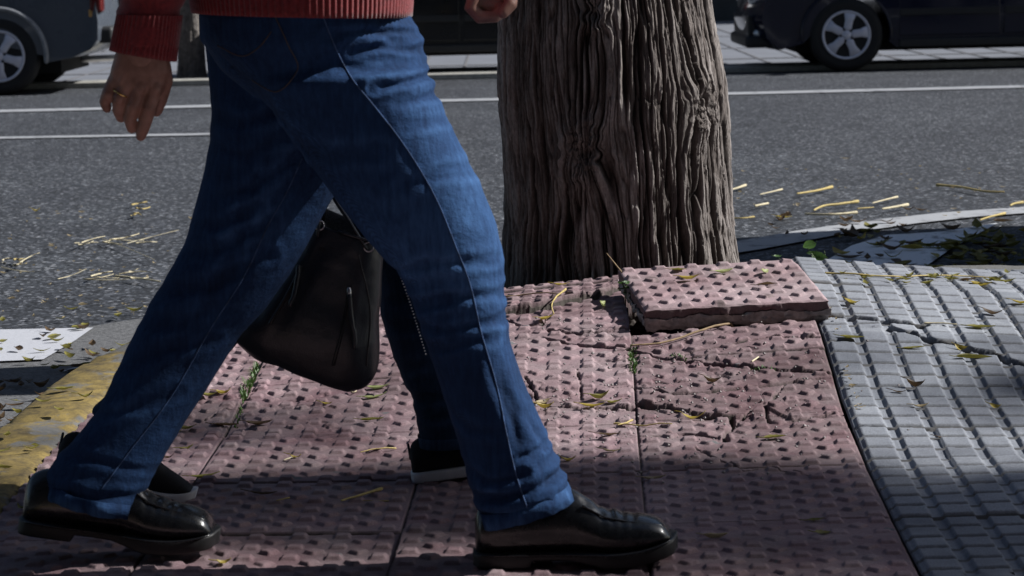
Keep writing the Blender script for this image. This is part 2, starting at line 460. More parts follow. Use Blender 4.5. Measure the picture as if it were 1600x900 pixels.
# ------------------------------------------------------------------ ground shape
def herm(xs, ys):
    xs, ys = np.array(xs, float), np.array(ys, float)
    d = np.diff(ys) / np.diff(xs); m = np.zeros_like(ys)
    for i in range(1, len(xs) - 1):
        m[i] = 0 if d[i - 1] * d[i] <= 0 else 2 * d[i - 1] * d[i] / (d[i - 1] + d[i])
    def f(x):
        x = np.clip(np.asarray(x, float), xs[0], xs[-1]); i = np.clip(np.searchsorted(xs, x) - 1, 0, len(xs) - 2)
        h = xs[i + 1] - xs[i]; t = (x - xs[i]) / h
        return ((1 + 2 * t) * (1 - t) ** 2 * ys[i] + t * (1 - t) ** 2 * h * m[i] + t * t * (3 - 2 * t) * ys[i + 1] + t * t * (t - 1) * h * m[i + 1])
    return f
PY = herm([3.9, 4.65, 4.95, 5.2, 5.6, 6.0, 6.35, 7.15], [0, .016, .03, .073, .131, .178, .178, .052])
GX = herm([-1.05, -.5, 0, .3, .62, .85, 1.2, 1.9, 3.5], [.3, .58, .78, .88, 1.0, .95, .76, .5, .3])
def Zs(X, Y): return PY(Y) * GX(X)
def ground(px, py):                      # pixel to point on the smooth pavement
    d = ray(px, py); ys = np.linspace(3.0, 7.25, 1200); t = ys / d.y
    below = np.nonzero(CAMZ + d.z * t <= Zs(d.x * t, ys))[0]
    if len(below): return CAM + d * float(t[below[0]])
    return CAM + d * ((.04 - CAMZ) / d.z)
ROADZ = -0.10
TX0, TY0, SH = 0.222, 4.20, 0.033        # the tile grid runs very slightly askew
def skew(X, Y): return X - SH * (Y - 4.4)
def tile_height(X, Y, seed, TX=TX0, TS=.41, TY=.4, rigid=.9):
    S = skew(X, Y)
    i = np.floor((S - TX) / TS).astype(int); j = np.floor((Y - TY0) / TY).astype(int)
    u = (S - TX) / TS - i; v = (Y - TY0) / TY - j
    y0 = TY0 + j * TY; x0 = TX + i * TS + SH * (y0 + TY / 2 - 4.4)
    z = (Zs(x0, y0) * (1 - u) * (1 - v) + Zs(x0 + TS, y0) * u * (1 - v) + Zs(x0, y0 + TY) * (1 - u) * v + Zs(x0 + TS, y0 + TY) * u * v)
    zi = np.zeros_like(i)
    a = hsh(i, j, zi, seed); b = hsh(i, j, zi + 1, seed); c = hsh(i, j, zi + 2, seed); t = hsh(i, j, zi + 3, seed)
    z = rigid * z + (1 - rigid) * Zs(X, Y) + a * .0026 + b * .008 * (u - .5) + c * .007 * (v - .5)
    return z, i, j, u * TS, v * TY, t
def poly_dist(X, Y, pts):
    D = np.full(X.shape, 9.0)
    for (ax, ay), (bx, by) in zip(pts[:-1], pts[1:]):
        dx, dy = bx - ax, by - ay; L = dx * dx + dy * dy + 1e-12
        t = np.clip(((X - ax) * dx + (Y - ay) * dy) / L, 0, 1)
        D = np.minimum(D, np.hypot(X - ax - t * dx, Y - ay - t * dy))
    return D
def gpts(px): return [(p.x, p.y) for p in (ground(*q) for q in px)]
CRACKS = [  # pixel trace, half width (m), depth (m), lift of the far side (m)
    ([(789, 491), (844, 484), (864, 480), (882, 473), (924, 466), (968, 455)], .007, .014, .028),
    ([(789, 498), (803, 509), (818, 515), (846, 511), (858, 498), (866, 484)], .004, .010, .004),
    ([(856, 520), (909, 525), (945, 523), (981, 519)], .004, .012, .007),
    ([(846, 531), (880, 537), (910, 543), (980, 548), (1042, 562), (1120, 570), (1217, 580), (1299, 585)], .005, .012, .006),
    ([(1060, 556), (1112, 545), (1198, 529), (1260, 531), (1287, 533)], .003, .008, .003),
    ([(987, 605), (1030, 612), (1042, 620), (1105, 616), (1130, 611), (1200, 602), (1280, 591)], .004, .010, .005),
    ([(901, 577), (907, 597), (909, 625)], .003, .009, .0),
    ([(820, 590), (832, 604), (838, 622), (860, 634), (905, 636), (990, 640)], .004, .010, .004),
    ([(1000, 637), (1055, 646), (1087, 654), (1142, 657)], .007, .014, .012),
    ([(1142, 657), (1148, 668), (1130, 685), (1135, 693)], .009, .016, .0),
    ([(1148, 664), (1180, 644), (1200, 635), (1217, 612), (1227, 600)], .004, .010, .0),
    ([(1197, 638), (1198, 655), (1205, 665), (1242, 662), (1300, 655)], .006, .012, .007),
    ([(1020, 685), (1065, 682), (1097, 685), (1120, 690)], .004, .009, .004),
    ([(1087, 705), (1125, 722), (1160, 737), (1200, 733), (1275, 747)], .003, .007, .0),
    ([(470, 760), (540, 752), (620, 746)], .002, .005, .0),
    ([(320, 660), (350, 640), (385, 640)], .002, .005, .0)]
GCRACKS = [
    ([(1284, 492), (1340, 499), (1392, 506), (1446, 513)], .012, .014, .006),
    ([(1388, 514), (1408, 521), (1440, 530), (1460, 537), (1492, 542), (1520, 552), (1560, 558), (1572, 567), (1620, 580)], .006, .014, .008),
    ([(1336, 677), (1440, 678), (1520, 676), (1620, 674)], .010, .010, .0)]
def apply_cracks(X, Y, Z, dirt_shade, cracks):
    wob = .004 * fbm(X * 60, Y * 60, oct=3, seed=5)
    for px, hw, dep, lift in cracks:
        pts = gpts(px); xs = [p[0] for p in pts]; ys = [p[1] for p in pts]
        m = (X > min(xs) - .15) & (X < max(xs) + .15) & (Y > min(ys) - .2) & (Y < max(ys) + .35)
        if not m.any(): continue
        x, y = X[m], Y[m]
        d = poly_dist(x, y, pts) + wob[m] * .8
        k = np.clip(1 - d / (hw * .85), 0, 1)
        Z[m] -= dep * .85 * np.minimum(1, k * 2.5); dirt_shade[m] = np.maximum(dirt_shade[m], np.minimum(1, k * 1.5))
        if lift:
            o = np.argsort(xs); yc = np.interp(x, np.array(xs)[o], np.array(ys)[o]) + wob[m]
            endf = np.clip((x - min(xs) + .1) / .12, 0, 1) * np.clip((max(xs) + .1 - x) / .12, 0, 1)
            Z[m] += np.where(y > yc, lift * .8 * np.exp(-np.maximum(y - yc, 0) / .14), 0) * endf
HOLE = (.262, .665, 5.61, 6.03)
def red_height(X, Y):
    Z, i, j, u, v, t = tile_height(X, Y, 3)
    dirt_shade = np.zeros_like(Z)
    def lat(off, n):
        a = np.clip(np.round((u - off - .005) / .072), 0, n - 1); b = np.clip(np.round((v - off) / .072), 0, n - 1)
        return u - off - .005 - a * .072, v - off - b * .072, hsh(i * 16 + a.astype(int), j * 16 + b.astype(int), np.zeros_like(i) + n, 9)
    er = .0013 * fbm(X * 70, Y * 70, oct=2, seed=21)
    du, dv, h1 = lat(.02, 6)
    d = np.maximum(np.abs(du), np.abs(dv)) + er
    b1 = np.clip((.0142 - d) / .0036, 0, 1) * (.0056 + .0010 * h1)
    du, dv, h2 = lat(.056, 5)
    d = (np.abs(du) + np.abs(dv)) * .7071 + er
    b2 = np.clip((.0136 - d) / .0036, 0, 1) * (.0056 + .0010 * h2)
    worn = np.clip(1.15 + .8 * fbm(X * 2.2, Y * 2.2, oct=3, seed=33), .5, 1)
    Z = Z + np.maximum(b1, b2) * worn
    e = np.minimum(np.minimum(u, .41 - u), np.minimum(v, .4 - v)) + .0012 * fbm(X * 90, Y * 90, oct=2, seed=8)
    k = np.clip(1 - e / .0025, 0, 1); Z -= .006 * np.minimum(1, k * 1.7); dirt_shade = np.maximum(dirt_shade, np.minimum(1, 1.4 * k))
    Z += .0011 * fbm(X * 9, Y * 9, oct=2, seed=2) + .00035 * vn(X * 160, Y * 160, seed=2)
    chip = fbm(X * 14, Y * 14, oct=4, seed=77); cz = np.clip((Y - 4.7) / .5, 0, 1) * np.clip(1.2 - np.abs(Y - 5.3), 0, 1)
    Z -= .004 * np.clip((chip - .32) / .06, 0, 1) * cz
    apply_cracks(X, Y, Z, dirt_shade, CRACKS)
    x0, x1, y0, y1 = HOLE
    wob = .006 * fbm(X * 40, Y * 40, oct=3, seed=14)
    hm = (X > x0 + wob) & (X < x1) & (Y > y0 + wob) & (Y < y1)
    Z[hm] -= .062 + .012 * fbm(X[hm] * 60, Y[hm] * 60, oct=3, seed=4); dirt_shade[hm] = 1
    tone = np.clip(.50 + .26 * t +   .16 * np.maximum(b1, b2) / .0056 * worn + .12 * fbm(X * 3, Y * 3, oct=3, seed=90), 0, 1)  # stud tops toned paler to mimic their sunlit facets
    return Z, tone, dirt_shade
def grey_height(X, Y):
    Z, i, j, u, v, t = tile_height(X, Y, 40, .6365, .441, .441, 1.0)
    dirt_shade = np.zeros_like(Z); p = .441 / 6
    du = np.abs((u / p) % 1 - .5) * p; dv = np.abs((v / p) % 1 - .5) * p
    er = .0006 * fbm(X * 120, Y * 120, oct=2, seed=3)
    a = np.clip((.0286 - du + er) / .0032, 0, 1); b = np.clip((.0308 - dv + er) / .0026, 0, 1)
    pad = np.minimum(a, b); Z = Z + .0066 * pad
    dirt_shade = .95 * (1 - b)  # cross grooves coloured dark to stand in for the shaded pad fronts
    e = np.minimum(np.minimum(u, .441 - u), np.minimum(v, .441 - v)); k = np.clip(1 - e / .003, 0, 1)
    Z -= .005 * k; dirt_shade = np.maximum(dirt_shade, k * .8)
    Z += .0009 * fbm(X * 30, Y * 30, oct=3, seed=12)
    apply_cracks(X, Y, Z, dirt_shade, GCRACKS)
    pt = hsh(i * 6 + np.floor(u / p).astype(int), j * 6 + np.floor(v / p).astype(int), i * 0, 77)
    return Z, np.clip(.5 + .30 * t + .16 * pt, 0, 1), dirt_shade

# kerb path: outer top edge, from near the camera on the left, round the corner and off to the right
KP = [(-1.09, -8), (-1.09, 3.0), (-1.08, 5.0), (-1.02, 5.75), (-.80, 6.45), (-.40, 6.98), (.15, 7.22), (.9, 7.28), (2.5, 7.3), (30, 7.3)]
def resample(path, step):
    P = np.array(path, float)
    t = np.r_[0, np.cumsum(np.hypot(*np.diff(P, axis=0).T))]
    out = []
    fx, fy = herm(t, P[:, 0]), herm(t, P[:, 1])
    s = np.arange(0, t[-1], step)
    # smooth corner: catmull-rom style through a box filter of the polyline
    X = np.interp(s, t, P[:, 0]); Y = np.interp(s, t, P[:, 1])
    k = max(3, int(.45 / step)); ker = np.ones(k) / k
    Xp = np.convolve(np.pad(X, k, mode='edge'), ker, 'same')[k:-k]; Yp = np.convolve(np.pad(Y, k, mode='edge'), ker, 'same')[k:-k]
    return Xp, Yp
KX, KY = resample(KP, .04)
KW = .175
def inside_kerb(X, Y, off):          # True on the pavement side, at least off m behind the kerb's outer edge
    sel = (KY > -8.5) & (KX < 31)
    kx, ky = KX[sel][::2], KY[sel][::2]
    left = np.interp(Y, ky[kx < -.3] if (kx < -.3).any() else ky, kx[kx < -.3])
    far = np.interp(X, kx[ky > 6.2], ky[ky > 6.2])
    ok1 = (X > left + off) | (Y > 6.9)
    ok2 = (Y < far - off)
    return ok1 & ok2

def build_ground():
    # road sheet to the horizon
    mb = MB(); mb.add([(-700, -300, ROADZ), (700, -300, ROADZ), (700, 1100, ROADZ), (-700, 1100, ROADZ)], [(0, 1, 2, 3)])
    tag(mb.build("road", M["asphalt"], smooth=False), kind="structure")
    # red bump paving
    xs = np.arange(-1.0, .6325, .0024); ys = np.arange(3.80, 6.285, .0022)
    S, Y = np.meshgrid(xs, ys, indexing='ij'); X = S + SH * (Y - 4.4)
    Z, tone, dirt_shade = red_height(X, Y)
    mask = inside_kerb(X, Y, KW)
    tag(grid_mesh("tactile_pavement", np.stack([X, Y, Z], -1), M["red_tile"], attrs={"tone": tone, "dirt_shade": dirt_shade}, mask=mask, smooth=False), kind="structure")
    xs = np.arange(.6365, 1.75, .0033); ys = np.arange(3.80, 7.13, .0030)
    S, Y = np.meshgrid(xs, ys, indexing='ij'); X = S + SH * (Y - 4.4)
    Z, tone, dirt_shade = grey_height(X, Y)
    tag(grid_mesh("grey_pavement", np.stack([X, Y, Z], -1), M["grey_tile"], attrs={"tone": tone, "dirt_shade": dirt_shade}, mask=inside_kerb(X, Y, KW), smooth=False), kind="structure")
    # coarser paving around what the photo shows
    def coarse(name, x0, x1, y0, y1, st, mt, fn, off=0.0):
        xs = np.linspace(x0, x1, max(3, int((x1 - x0) / st))); ys = np.linspace(y0, y1, max(3, int((y1 - y0) / st)))
        S, Y = np.meshgrid(xs, ys, indexing='ij'); X = S + SH * (Y - 4.4); Z, tone, dirt_shade = fn(X, Y)
        tag(grid_mesh(name, np.stack([X, Y, Z - off], -1), mt, attrs={"tone": tone, "dirt_shade": dirt_shade}, mask=inside_kerb(X, Y, KW)), kind="structure")
    coarse("tactile_pavement", -1.0, .632, .5, 3.80, .012, M["red_tile"], red_height)
    coarse("grey_pavement", .6365, 2.6, .5, 3.80, .014, M["grey_tile"], grey_height)
    coarse("grey_pavement", 1.7535, 6.0, 3.803, 7.12, .016, M["grey_tile"], grey_height)
    coarse("pavement", -1.0, 25, -7.9, 7.12, .25, M["grey_tile"], lambda X, Y: (Zs(X, Y) * .6 - .09, X * 0 + .4, X * 0))
    # soil in the tree pit
    xs = np.arange(-.5, .75, .012); ys = np.arange(6.2, 7.1, .012)
    X, Y = np.meshgrid(xs, ys, indexing='ij'); Z = Zs(X, Y) - .03 + .018 * fbm(X * 22, Y * 22, oct=4, seed=6)
    tag(grid_mesh("soil", np.stack([X, Y, Z], -1), M["soil"], mask=inside_kerb(X, Y, KW + .01)), kind="structure")
    # kerb
    prof = [(0.0, -.2), (0.0, -.03), (.012, .0), (.03, .012), (.09, .016), (KW - .015, .012), (KW, .004), (KW, -.12)]
    dx, dy = np.gradient(KX), np.gradient(KY); L = np.hypot(dx, dy); nx, ny = dy / L, -dx / L     # inward = to the right of travel
    s = np.arange(len(KX)) * .04
    P = np.zeros((len(KX), len(prof), 3))
    for k, (o, z) in enumerate(prof):
        x, y = KX + nx * o, KY + ny * o
        zb = Zs(x, y) * .9
        P[:, k, 0], P[:, k, 1] = x, y
        jt = np.where((s % .6) < .04, -.008, 0) if 1 < k < 7 else 0
        P[:, k, 2] = zb + z + jt + (.006 * fbm(x * 9, y * 9, oct=4, seed=19) if z > -.1 else 0)
    ye = np.clip((.35 - P[..., 0]) / .1, 0, 1)
    tag(grid_mesh("kerb", P, M["yellow_paint"], smooth=True, attrs={"yellow": ye}), kind="structure")
    # gutter strip of paler worn concrete along the kerb, and the asphalt joint beyond it
    o0, o1 = -.001, -.95
    P = np.zeros((len(KX), 6, 3))
    for k in range(6):
        o = o0 + (o1 - o0) * k / 5
        P[:, k, 0], P[:, k, 1], P[:, k, 2] = KX + nx * o, KY + ny * o, ROADZ + .004
    tag(grid_mesh("gutter", P[2:-2], M["gutter"]), kind="structure")
    # painted markings
    def ribbon(px, wd, name="road_marking", mt="line_paint", zz=.008, world=False):
        pts = [Vector(p) if world else atZ(p[0], p[1], ROADZ) for p in px]
        mb = MB(); q = []
        for i, p in enumerate(pts):
            d = (pts[min(i + 1, len(pts) - 1)] - pts[max(0, i - 1)]); d.z = 0; d.normalize(); n = Vector((-d.y, d.x, 0)) * wd / 2
            q.append((p.x + n.x, p.y + n.y, ROADZ + zz)); q.append((p.x - n.x, p.y - n.y, ROADZ + zz))
        mb.add(q, [(2 * i, 2 * i + 1, 2 * i + 3, 2 * i + 2) for i in range(len(pts) - 1)])
        return tag(mb.build(name, M[mt], smooth=False), kind="structure")
    ribbon([(-900, 197), (0, 175), (330, 167), (800, 156), (1150, 147.5), (1600, 136.5), (2600, 110)], .30)
    ribbon([(-900, 235), (0, 217), (340, 211)], .17)
    ribbon([(900, 428), (1150, 390), (1280, 366), (1400, 349), (1500, 338), (1600, 331), (1800, 322)], .21)
    def quad(px, name="road_marking", mt="white_paint"):
        mb = MB(); mb.add([tuple(atZ(x, y, ROADZ) + Vector((0, 0, .010))) for x, y in px], [tuple(range(len(px)))])
        tag(mb.build(name, M[mt], smooth=False), kind="structure")
    quad([(1285, 415), (1330, 388), (1385, 371), (1470, 366), (1560, 352), (1490, 390), (1436, 428), (1350, 428)], mt="lit_white_paint")
    quad([(-220, 526), (0, 520), (146, 517), (118, 537), (68, 567), (-30, 571), (-300, 575)])
    quad([(96, 585), (170, 566), (280, 556), (260, 572), (180, 588)])
    # far kerb ridge and far pavement
    mb = MB(); mb.box((0, 22.35, ROADZ + .026), (60, .20, .026)); tag(mb.build("far_kerb", M["kerb_stone"], smooth=False, bevel=.01), kind="structure")
    mb = MB(); mb.add([(-60, 22.6, ROADZ + .02), (60, 22.6, ROADZ + .02), (60, 38, ROADZ + .02), (-60, 38, ROADZ + .02)], [(0, 1, 2, 3)])
    tag(mb.build("far_pavement", M["far_paving"], smooth=False), kind="structure")
    mb = MB()
    for y in (24.5, 27.2, 31): mb.box((0, y, ROADZ + .024), (60, .06, .002))
    for k in range(60): mb.box((-12 + k * .4 + .004, 30.2, ROADZ + .0245), (.012, 7.5, .002), rz=0)
    tag(mb.build("paving_joints", M["joint"], smooth=False), kind="structure")
build_ground()

def rest_z(x, y):
    X, Y = np.array([[x]]), np.array([[y]])
    ok = bool(inside_kerb(X, Y, KW)[0, 0])
    if not ok:
        return ROADZ + .012 if not bool(inside_kerb(X, Y, 0)[0, 0]) else float(Zs(x, y)) * .9 + .02
    if skew(x, y) < .6335 and y < 6.28: return float(red_height(X, Y)[0][0, 0])
    if skew(x, y) >= .6335: return float(grey_height(X, Y)[0][0, 0])
    return float(Zs(x, y)) - .02

# ------------------------------------------------------------------ trees
TREE = Vector((.268, 6.62, 0))
def leaf_cloud(n, centres, spread, size, seed, name, mt, parent):
    g = np.random.default_rng(seed); mb = MB()
    for _ in range(n):
        c = centres[g.integers(len(centres))]
        p = Vector(c) + Vector(g.normal(0, 1, 3)) * spread
        a = Vector(g.normal(0, 1, 3)).normalized() * size * g.uniform(.6, 1.3); b_ = a.cross(Vector(g.normal(0, 1, 3))).normalized() * size * .45
        mb.add([p - a, p + b_, p + a, p - b_], [(0, 1, 2, 3)])
    return mb.build(name, mt, parent, smooth=False)
def build_tree():
    root = empty("street_tree", TREE)
    tag(root, "thick grey-brown tree trunk with deeply furrowed bark behind the overturned paving tile", "tree")
    nt_, z0, z1 = 960, .02, 1.25
    zs = np.concatenate([np.linspace(z0, z1, 560), np.linspace(z1 + .02, 3.2, 60)])
    th = np.linspace(0, 2 * np.pi, nt_, endpoint=False) + np.pi / 2      # seam at the back
    T, Zz = np.meshgrid(th, zs, indexing='ij')
    rad = .262 - .042 * np.clip((Zz - .62) / .4, 0, 1.6) + .012 * np.cos(T - 2.4) + .010 * np.cos(2 * T + .6)
    rad = rad + .06 * np.exp(-(Zz - .05) / .16) * (.5 + .5 * np.cos(T + .25)) ** 2 + .012 * np.exp(-(Zz - .05) / .1)
    rad = rad + .012 * np.sin(5 * T + 1.5 * Zz) * .5 + .014 * np.sin(Zz * 4.4 + T) - .01 * np.clip(Zz - 1, 0, 5)
    lx = -.012 * (Zz - .45)
    U = (T - np.pi / 2) * .28; V = Zz
    # knots: bark flows round them
    knots = []
    for px, py, s in ((1103, 168, .055), (905, 240, .06), (930, 20, .04)):
        p = atY(px, py, 6.34)
        x = np.clip((p.x - TREE.x) / .285, -.98, .98); t = -math.acos(x); t = t % (2 * math.pi)
        if t < math.pi / 2: t += 2 * math.pi
        knots.append(((t - math.pi / 2) * .28, p.z, s))
    Uw, kk = U.copy(), np.zeros_like(U)
    for ku, kz, s in knots:
        du, dz = U - ku, V - kz; r2 = (du / s) ** 2 + (dz / (s * 1.6)) ** 2
        Uw = Uw + 1.1 * du * np.exp(-r2) + .012 * vn(U / .02, V / .02, seed=71) * np.exp(-r2)
        kk += np.exp(-r2 * 1.2)
    wp = .017 * fbm(U * 5, V * 2.4, oct=3, seed=50) + .007 * fbm(U * 16, V * 9, oct=2, seed=51)
    Uw = Uw + wp + .03 * V * .6
    n1 = vn(Uw / .022, V / .60 + 9, seed=60) + .50 * vn(Uw / .010, V / .22, seed=61)
    g1 = np.clip(np.abs(n1) / .30, 0, 1) ** .6
    n2 = vn(Uw / .009, V / .17, seed=62) + .6 * vn(Uw / .0048, V / .07, seed=64)
    g2 = np.clip(np.abs(n2) / .5, 0, 1) ** .8
    n3 = vn(Uw / .06, V / .7 + 3, seed=63)
    shred = fbm(Uw / .004, V / .05, oct=2, seed=65)
    lay = np.floor((n3 + 1) * 2.5 + .6 * vn(Uw / .02, V / .09, seed=66)) * .0028     # plates of peeling strips
    H = .020 * g1 + .0070 * g2 * (.3 + .7 * g1) + lay + .0030 * shred + .005 * n3
    for ku, kz, s in knots:
        du, dz = U - ku, V - kz; r = np.hypot(du, dz / 1.3)
        H += .012 * np.exp(-((r - s * .75) / (s * .6)) ** 2) - .010 * np.exp(-(r / (s * .4)) ** 2) + .012 * np.exp(-(r / s) ** 2) * fbm(U / .016, V / .016, oct=4, seed=70)
    rr = rad + H - .014
    P = np.stack([rr * np.cos(T) + lx, rr * np.sin(T), Zz + 0 * T], -1)
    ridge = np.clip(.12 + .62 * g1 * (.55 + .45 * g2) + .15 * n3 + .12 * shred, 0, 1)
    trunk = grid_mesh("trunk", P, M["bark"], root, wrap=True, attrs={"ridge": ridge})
    mb = MB(); g = random.Random(4)
    cs = []
    for k in range(7):
        a = k * .9 + g.uniform(-.2, .2); top = Vector((.05 + math.cos(a) * g.uniform(.9, 1.9), math.sin(a) * g.uniform(.9, 1.9), g.uniform(5.4, 7.4)))
        mid = Vector((.05, 0, 3.4)).lerp(top, .5) + Vector((0, 0, .4))
        mb.tube([(.045, 0, 2.9), (.045 + math.cos(a) * .12, math.sin(a) * .12, 3.5), mid, top], [.2, .13, .08, .025], 10)
        cs += [top, mid + Vector((0, 0, .8)), top.lerp(mid, .4) + Vector((g.uniform(-.5, .5), g.uniform(-.5, .5), .4))]
    mb.build("limbs", M["plain_bark"], root)
    leaf_cloud(5200, cs, .5, .085, 3, "crown", M["crown_leaf"], root)
    return root
build_tree()
def plain_tree(x, y, z, r, label, h0=3.2, seed=1, lean=0.0, crown_r=.55, crown_h=5.5, nl=2600):
    root = empty("street_tree", (x, y, z)); tag(root, label, "tree", "street trees")
    zs = np.linspace(-.05, h0, 60); th = np.linspace(0, 2 * np.pi, 90, endpoint=False)
    T, Zz = np.meshgrid(th, zs, indexing='ij')
    rr = r * (1 + .14 * np.exp(-Zz / .12) - .06 * Zz) + .02 * r / .2 * vn(T * 5, Zz * 3, seed=seed) + .012 * np.abs(vn(T * 12, Zz * 2, seed=seed + 1))
    P = np.stack([rr * np.cos(T) + lean * Zz, rr * np.sin(T), Zz], -1)
    grid_mesh("trunk", P, M["plain_bark"], root, wrap=True)
    g = random.Random(seed); mb = MB(); cs = []
    for k in range(5):
        a = k * 1.26 + g.uniform(-.3, .3); top = Vector((lean * h0 + math.cos(a) * 1.2, math.sin(a) * 1.2, crown_h + g.uniform(0, 1.4)))
        b = Vector((lean * h0, 0, h0 - .1)); mid = b.lerp(top, .5) + Vector((0, 0, .3))
        mb.tube([b, mid, top], [r * .6, r * .35, r * .12], 8); cs += [top, top.lerp(mid, .4)]
    mb.build("limbs", M["plain_bark"], root)
    leaf_cloud(nl, cs, crown_r, .09, seed, "crown", M["crown_leaf"], root)
    return root
p = atZ(297, 123, ROADZ + .02)
plain_tree(p.x, p.y + .15, ROADZ + .02, .115, "slim grey tree across the road, between the dangling hand and the jeans", seed=5)
# a tall street tree well to the right of the frame: its crown throws the soft shade over the near paving
def shade_tree():
    X0 = 13.0; tz = math.tan(SUN_EL) / math.hypot(1, SUN_DIR.y / SUN_DIR.x)
    root = empty("street_tree", (X0 + .6, 4.6, 0)); tag(root, "tall leafy street tree farther along the grey paving", "tree", "street trees")
    zs = np.linspace(-.05, 6.2, 60); th = np.linspace(0, 2 * np.pi, 60, endpoint=False)
    T, Zz = np.meshgrid(th, zs, indexing='ij'); rr = .26 * (1 + .2 * np.exp(-Zz / .15) - .06 * Zz) + .015 * vn(T * 6, Zz * 3, seed=3)
    grid_mesh("trunk", np.stack([rr * np.cos(T), rr * np.sin(T), Zz], -1), M["plain_bark"], root, wrap=True)
    g = np.random.default_rng(12); cs = []; mb = MB()
    def at(sx, gy, dx):                       # crown point whose shadow falls at x = sx, y = gy on the paving
        x = X0 + dx; z = (x - sx) * tz; y = gy + (x - sx) * SUN_DIR.y / SUN_DIR.x
        return Vector((x - root.location.x, y - root.location.y, z))
    for _ in range(90): cs.append(at(g.uniform(.12, 3.0), g.uniform(2.9, 4.36), g.uniform(-.9, .9)))
    for _ in range(34): cs.append(at(g.uniform(-.62, .15), g.uniform(4.28, 4.46), g.uniform(-.8, .8)))
    for _ in range(10): cs.append(at(g.uniform(.9, 2.6), g.uniform(5.05, 5.35), g.uniform(-.6, .6)))
    for _ in range(6): cs.append(at(g.uniform(-1.6, -.75), g.uniform(3.9, 5.0), g.uniform(-.6, .6)))
    for c in cs[::9]: mb.tube([(0, 0, 6.0), (c.x * .5, c.y * .5, (6.0 + c.z) / 2 + .3), c], [.09, .05, .015], 7)
    mb.build("limbs", M["plain_bark"], root)
    leaf_cloud(15000, cs, .12, .06, 6, "crown", M["crown_leaf"], root)
shade_tree()

# ------------------------------------------------------------------ overturned loose tile
def build_loose_tile():
    FL, FR = atY(1008, 484, 5.62), atY(1295, 468, 5.62)
    BL, BR = atY(966, 421, 6.01), atY(1241, 404, 6.01)
    n = (FR - FL).cross(BL - FL).normalized()
    root = empty("loose_tile", FL + (BR - FL) * .5 - n * .045)
    tag(root, "loose pink bump tile lying tilted on heaved paving at the foot of the thick tree", "paving tile")
    org = root.location
    s = np.linspace(0, 1, 150); t = np.linspace(0, 1, 150)
    S, T = np.meshgrid(s, t, indexing='ij')
    A = [np.array(v) for v in (FL, FR, BL, BR)]
    P = (A[0] * ((1 - S) * (1 - T))[..., None] + A[1] * (S * (1 - T))[..., None] + A[2] * ((1 - S) * T)[..., None] + A[3] * (S * T)[..., None])
    u, v = S * .4, T * .4
    def lat(off, k):
        a = np.clip(np.round((u - off) / .072), 0, k - 1); b = np.clip(np.round((v - off) / .072), 0, k - 1)
        return u - off - a * .072, v - off - b * .072
    er = .0018 * fbm(u * 60, v * 60, oct=3, seed=31)
    du, dv = lat(.02, 6); d1 = np.maximum(np.abs(du), np.abs(dv)) + er
    du, dv = lat(.056, 5); d2 = (np.abs(du) + np.abs(dv)) * .7071 + er
    H = np.maximum(np.clip((.0142 - d1) / .0038, 0, 1), np.clip((.0136 - d2) / .0038, 0, 1)) * .0060 + .0009 * fbm(u * 30, v * 30, oct=4, seed=3)
    ed = np.minimum(np.minimum(S, 1 - S), np.minimum(T, 1 - T)) * .4 + .003 * fbm(u * 40, v * 40, oct=3, seed=6)
    H -= .004 * np.clip(1 - ed / .005, 0, 1)
    # the far right corner is knocked off
    cut = np.clip(((S + T) - 1.9) / .1, 0, 1); H -= .02 * cut
    nn = np.array(n); P = P + H[..., None] * nn
    tone = np.clip(.95 + .1 * fbm(u * 8, v * 8, oct=3, seed=4) + .25 * np.clip((S - .8) * 4, 0, 1), 0, 1)
    grid_mesh("tile_face", P - np.array(org), M["red_tile"], root, attrs={"tone": tone, "dirt_shade": np.clip((S > .9) * 0.0 + (fbm(u * 18, v * 18, oct=4, seed=61) - .5) * 3, 0, .6)})
    # side: red facing layer above, rough grey mortar below
    ring = [(i, 0) for i in range(150)] + [(149, j) for j in range(1, 150)] + [(i, 149) for i in range(148, -1, -1)] + [(0, j) for j in range(148, 0, -1)]
    top = np.array([P[i, j] for i, j in ring]); k = np.arange(len(ring)) * .4 / 149
    outw = top - np.array(org); outw -= (outw @ nn)[:, None] * nn; outw /= np.linalg.norm(outw, axis=1)[:, None]
    def layer(d, jit, ins, seed):
        return top - nn * (d + jit * fbm(k * 30, k * 0 + seed, oct=4, seed=seed))[:, None] + outw * (ins + .007 * fbm(k * 45, k * 0 + 3, oct=4, seed=seed + 5))[:, None]
    A0 = top; A1 = layer(.005, 0, .0, 1); A2 = layer(.0185, .010, -.001, 2)
    grid_mesh("tile_edge", np.stack([A0, A1, A2], 1) - np.array(org), M["red_tile"], root, wrap=True, attrs={"tone": np.full((len(ring), 3), .12), "dirt_shade": np.full((len(ring), 3), .12)})
    rows = [A2 + outw * .0045]
    for q in range(1, 7):
        rows.append(layer(.0185 + q * .0050, .010, .004 - .012 * (q / 6) ** 2, 10 + q))
    Rw = np.stack(rows, 1)
    cap = np.repeat((np.array(org) - nn * .0)[None, None, :], len(ring), 0)
    Rw = np.concatenate([Rw, cap], 1)
    grid_mesh("mortar_bed", Rw - np.array(org), M["mortar"], root, wrap=True)
    return root, (FL, FR, BL, BR, n)
tile_root, TILE = build_loose_tile()
def tile_point(px, py):
    FL, FR, BL, BR, n = TILE
    d = ray(px, py); t = (FL - CAM).dot(n) / d.dot(n); return CAM + d * t + n * .006

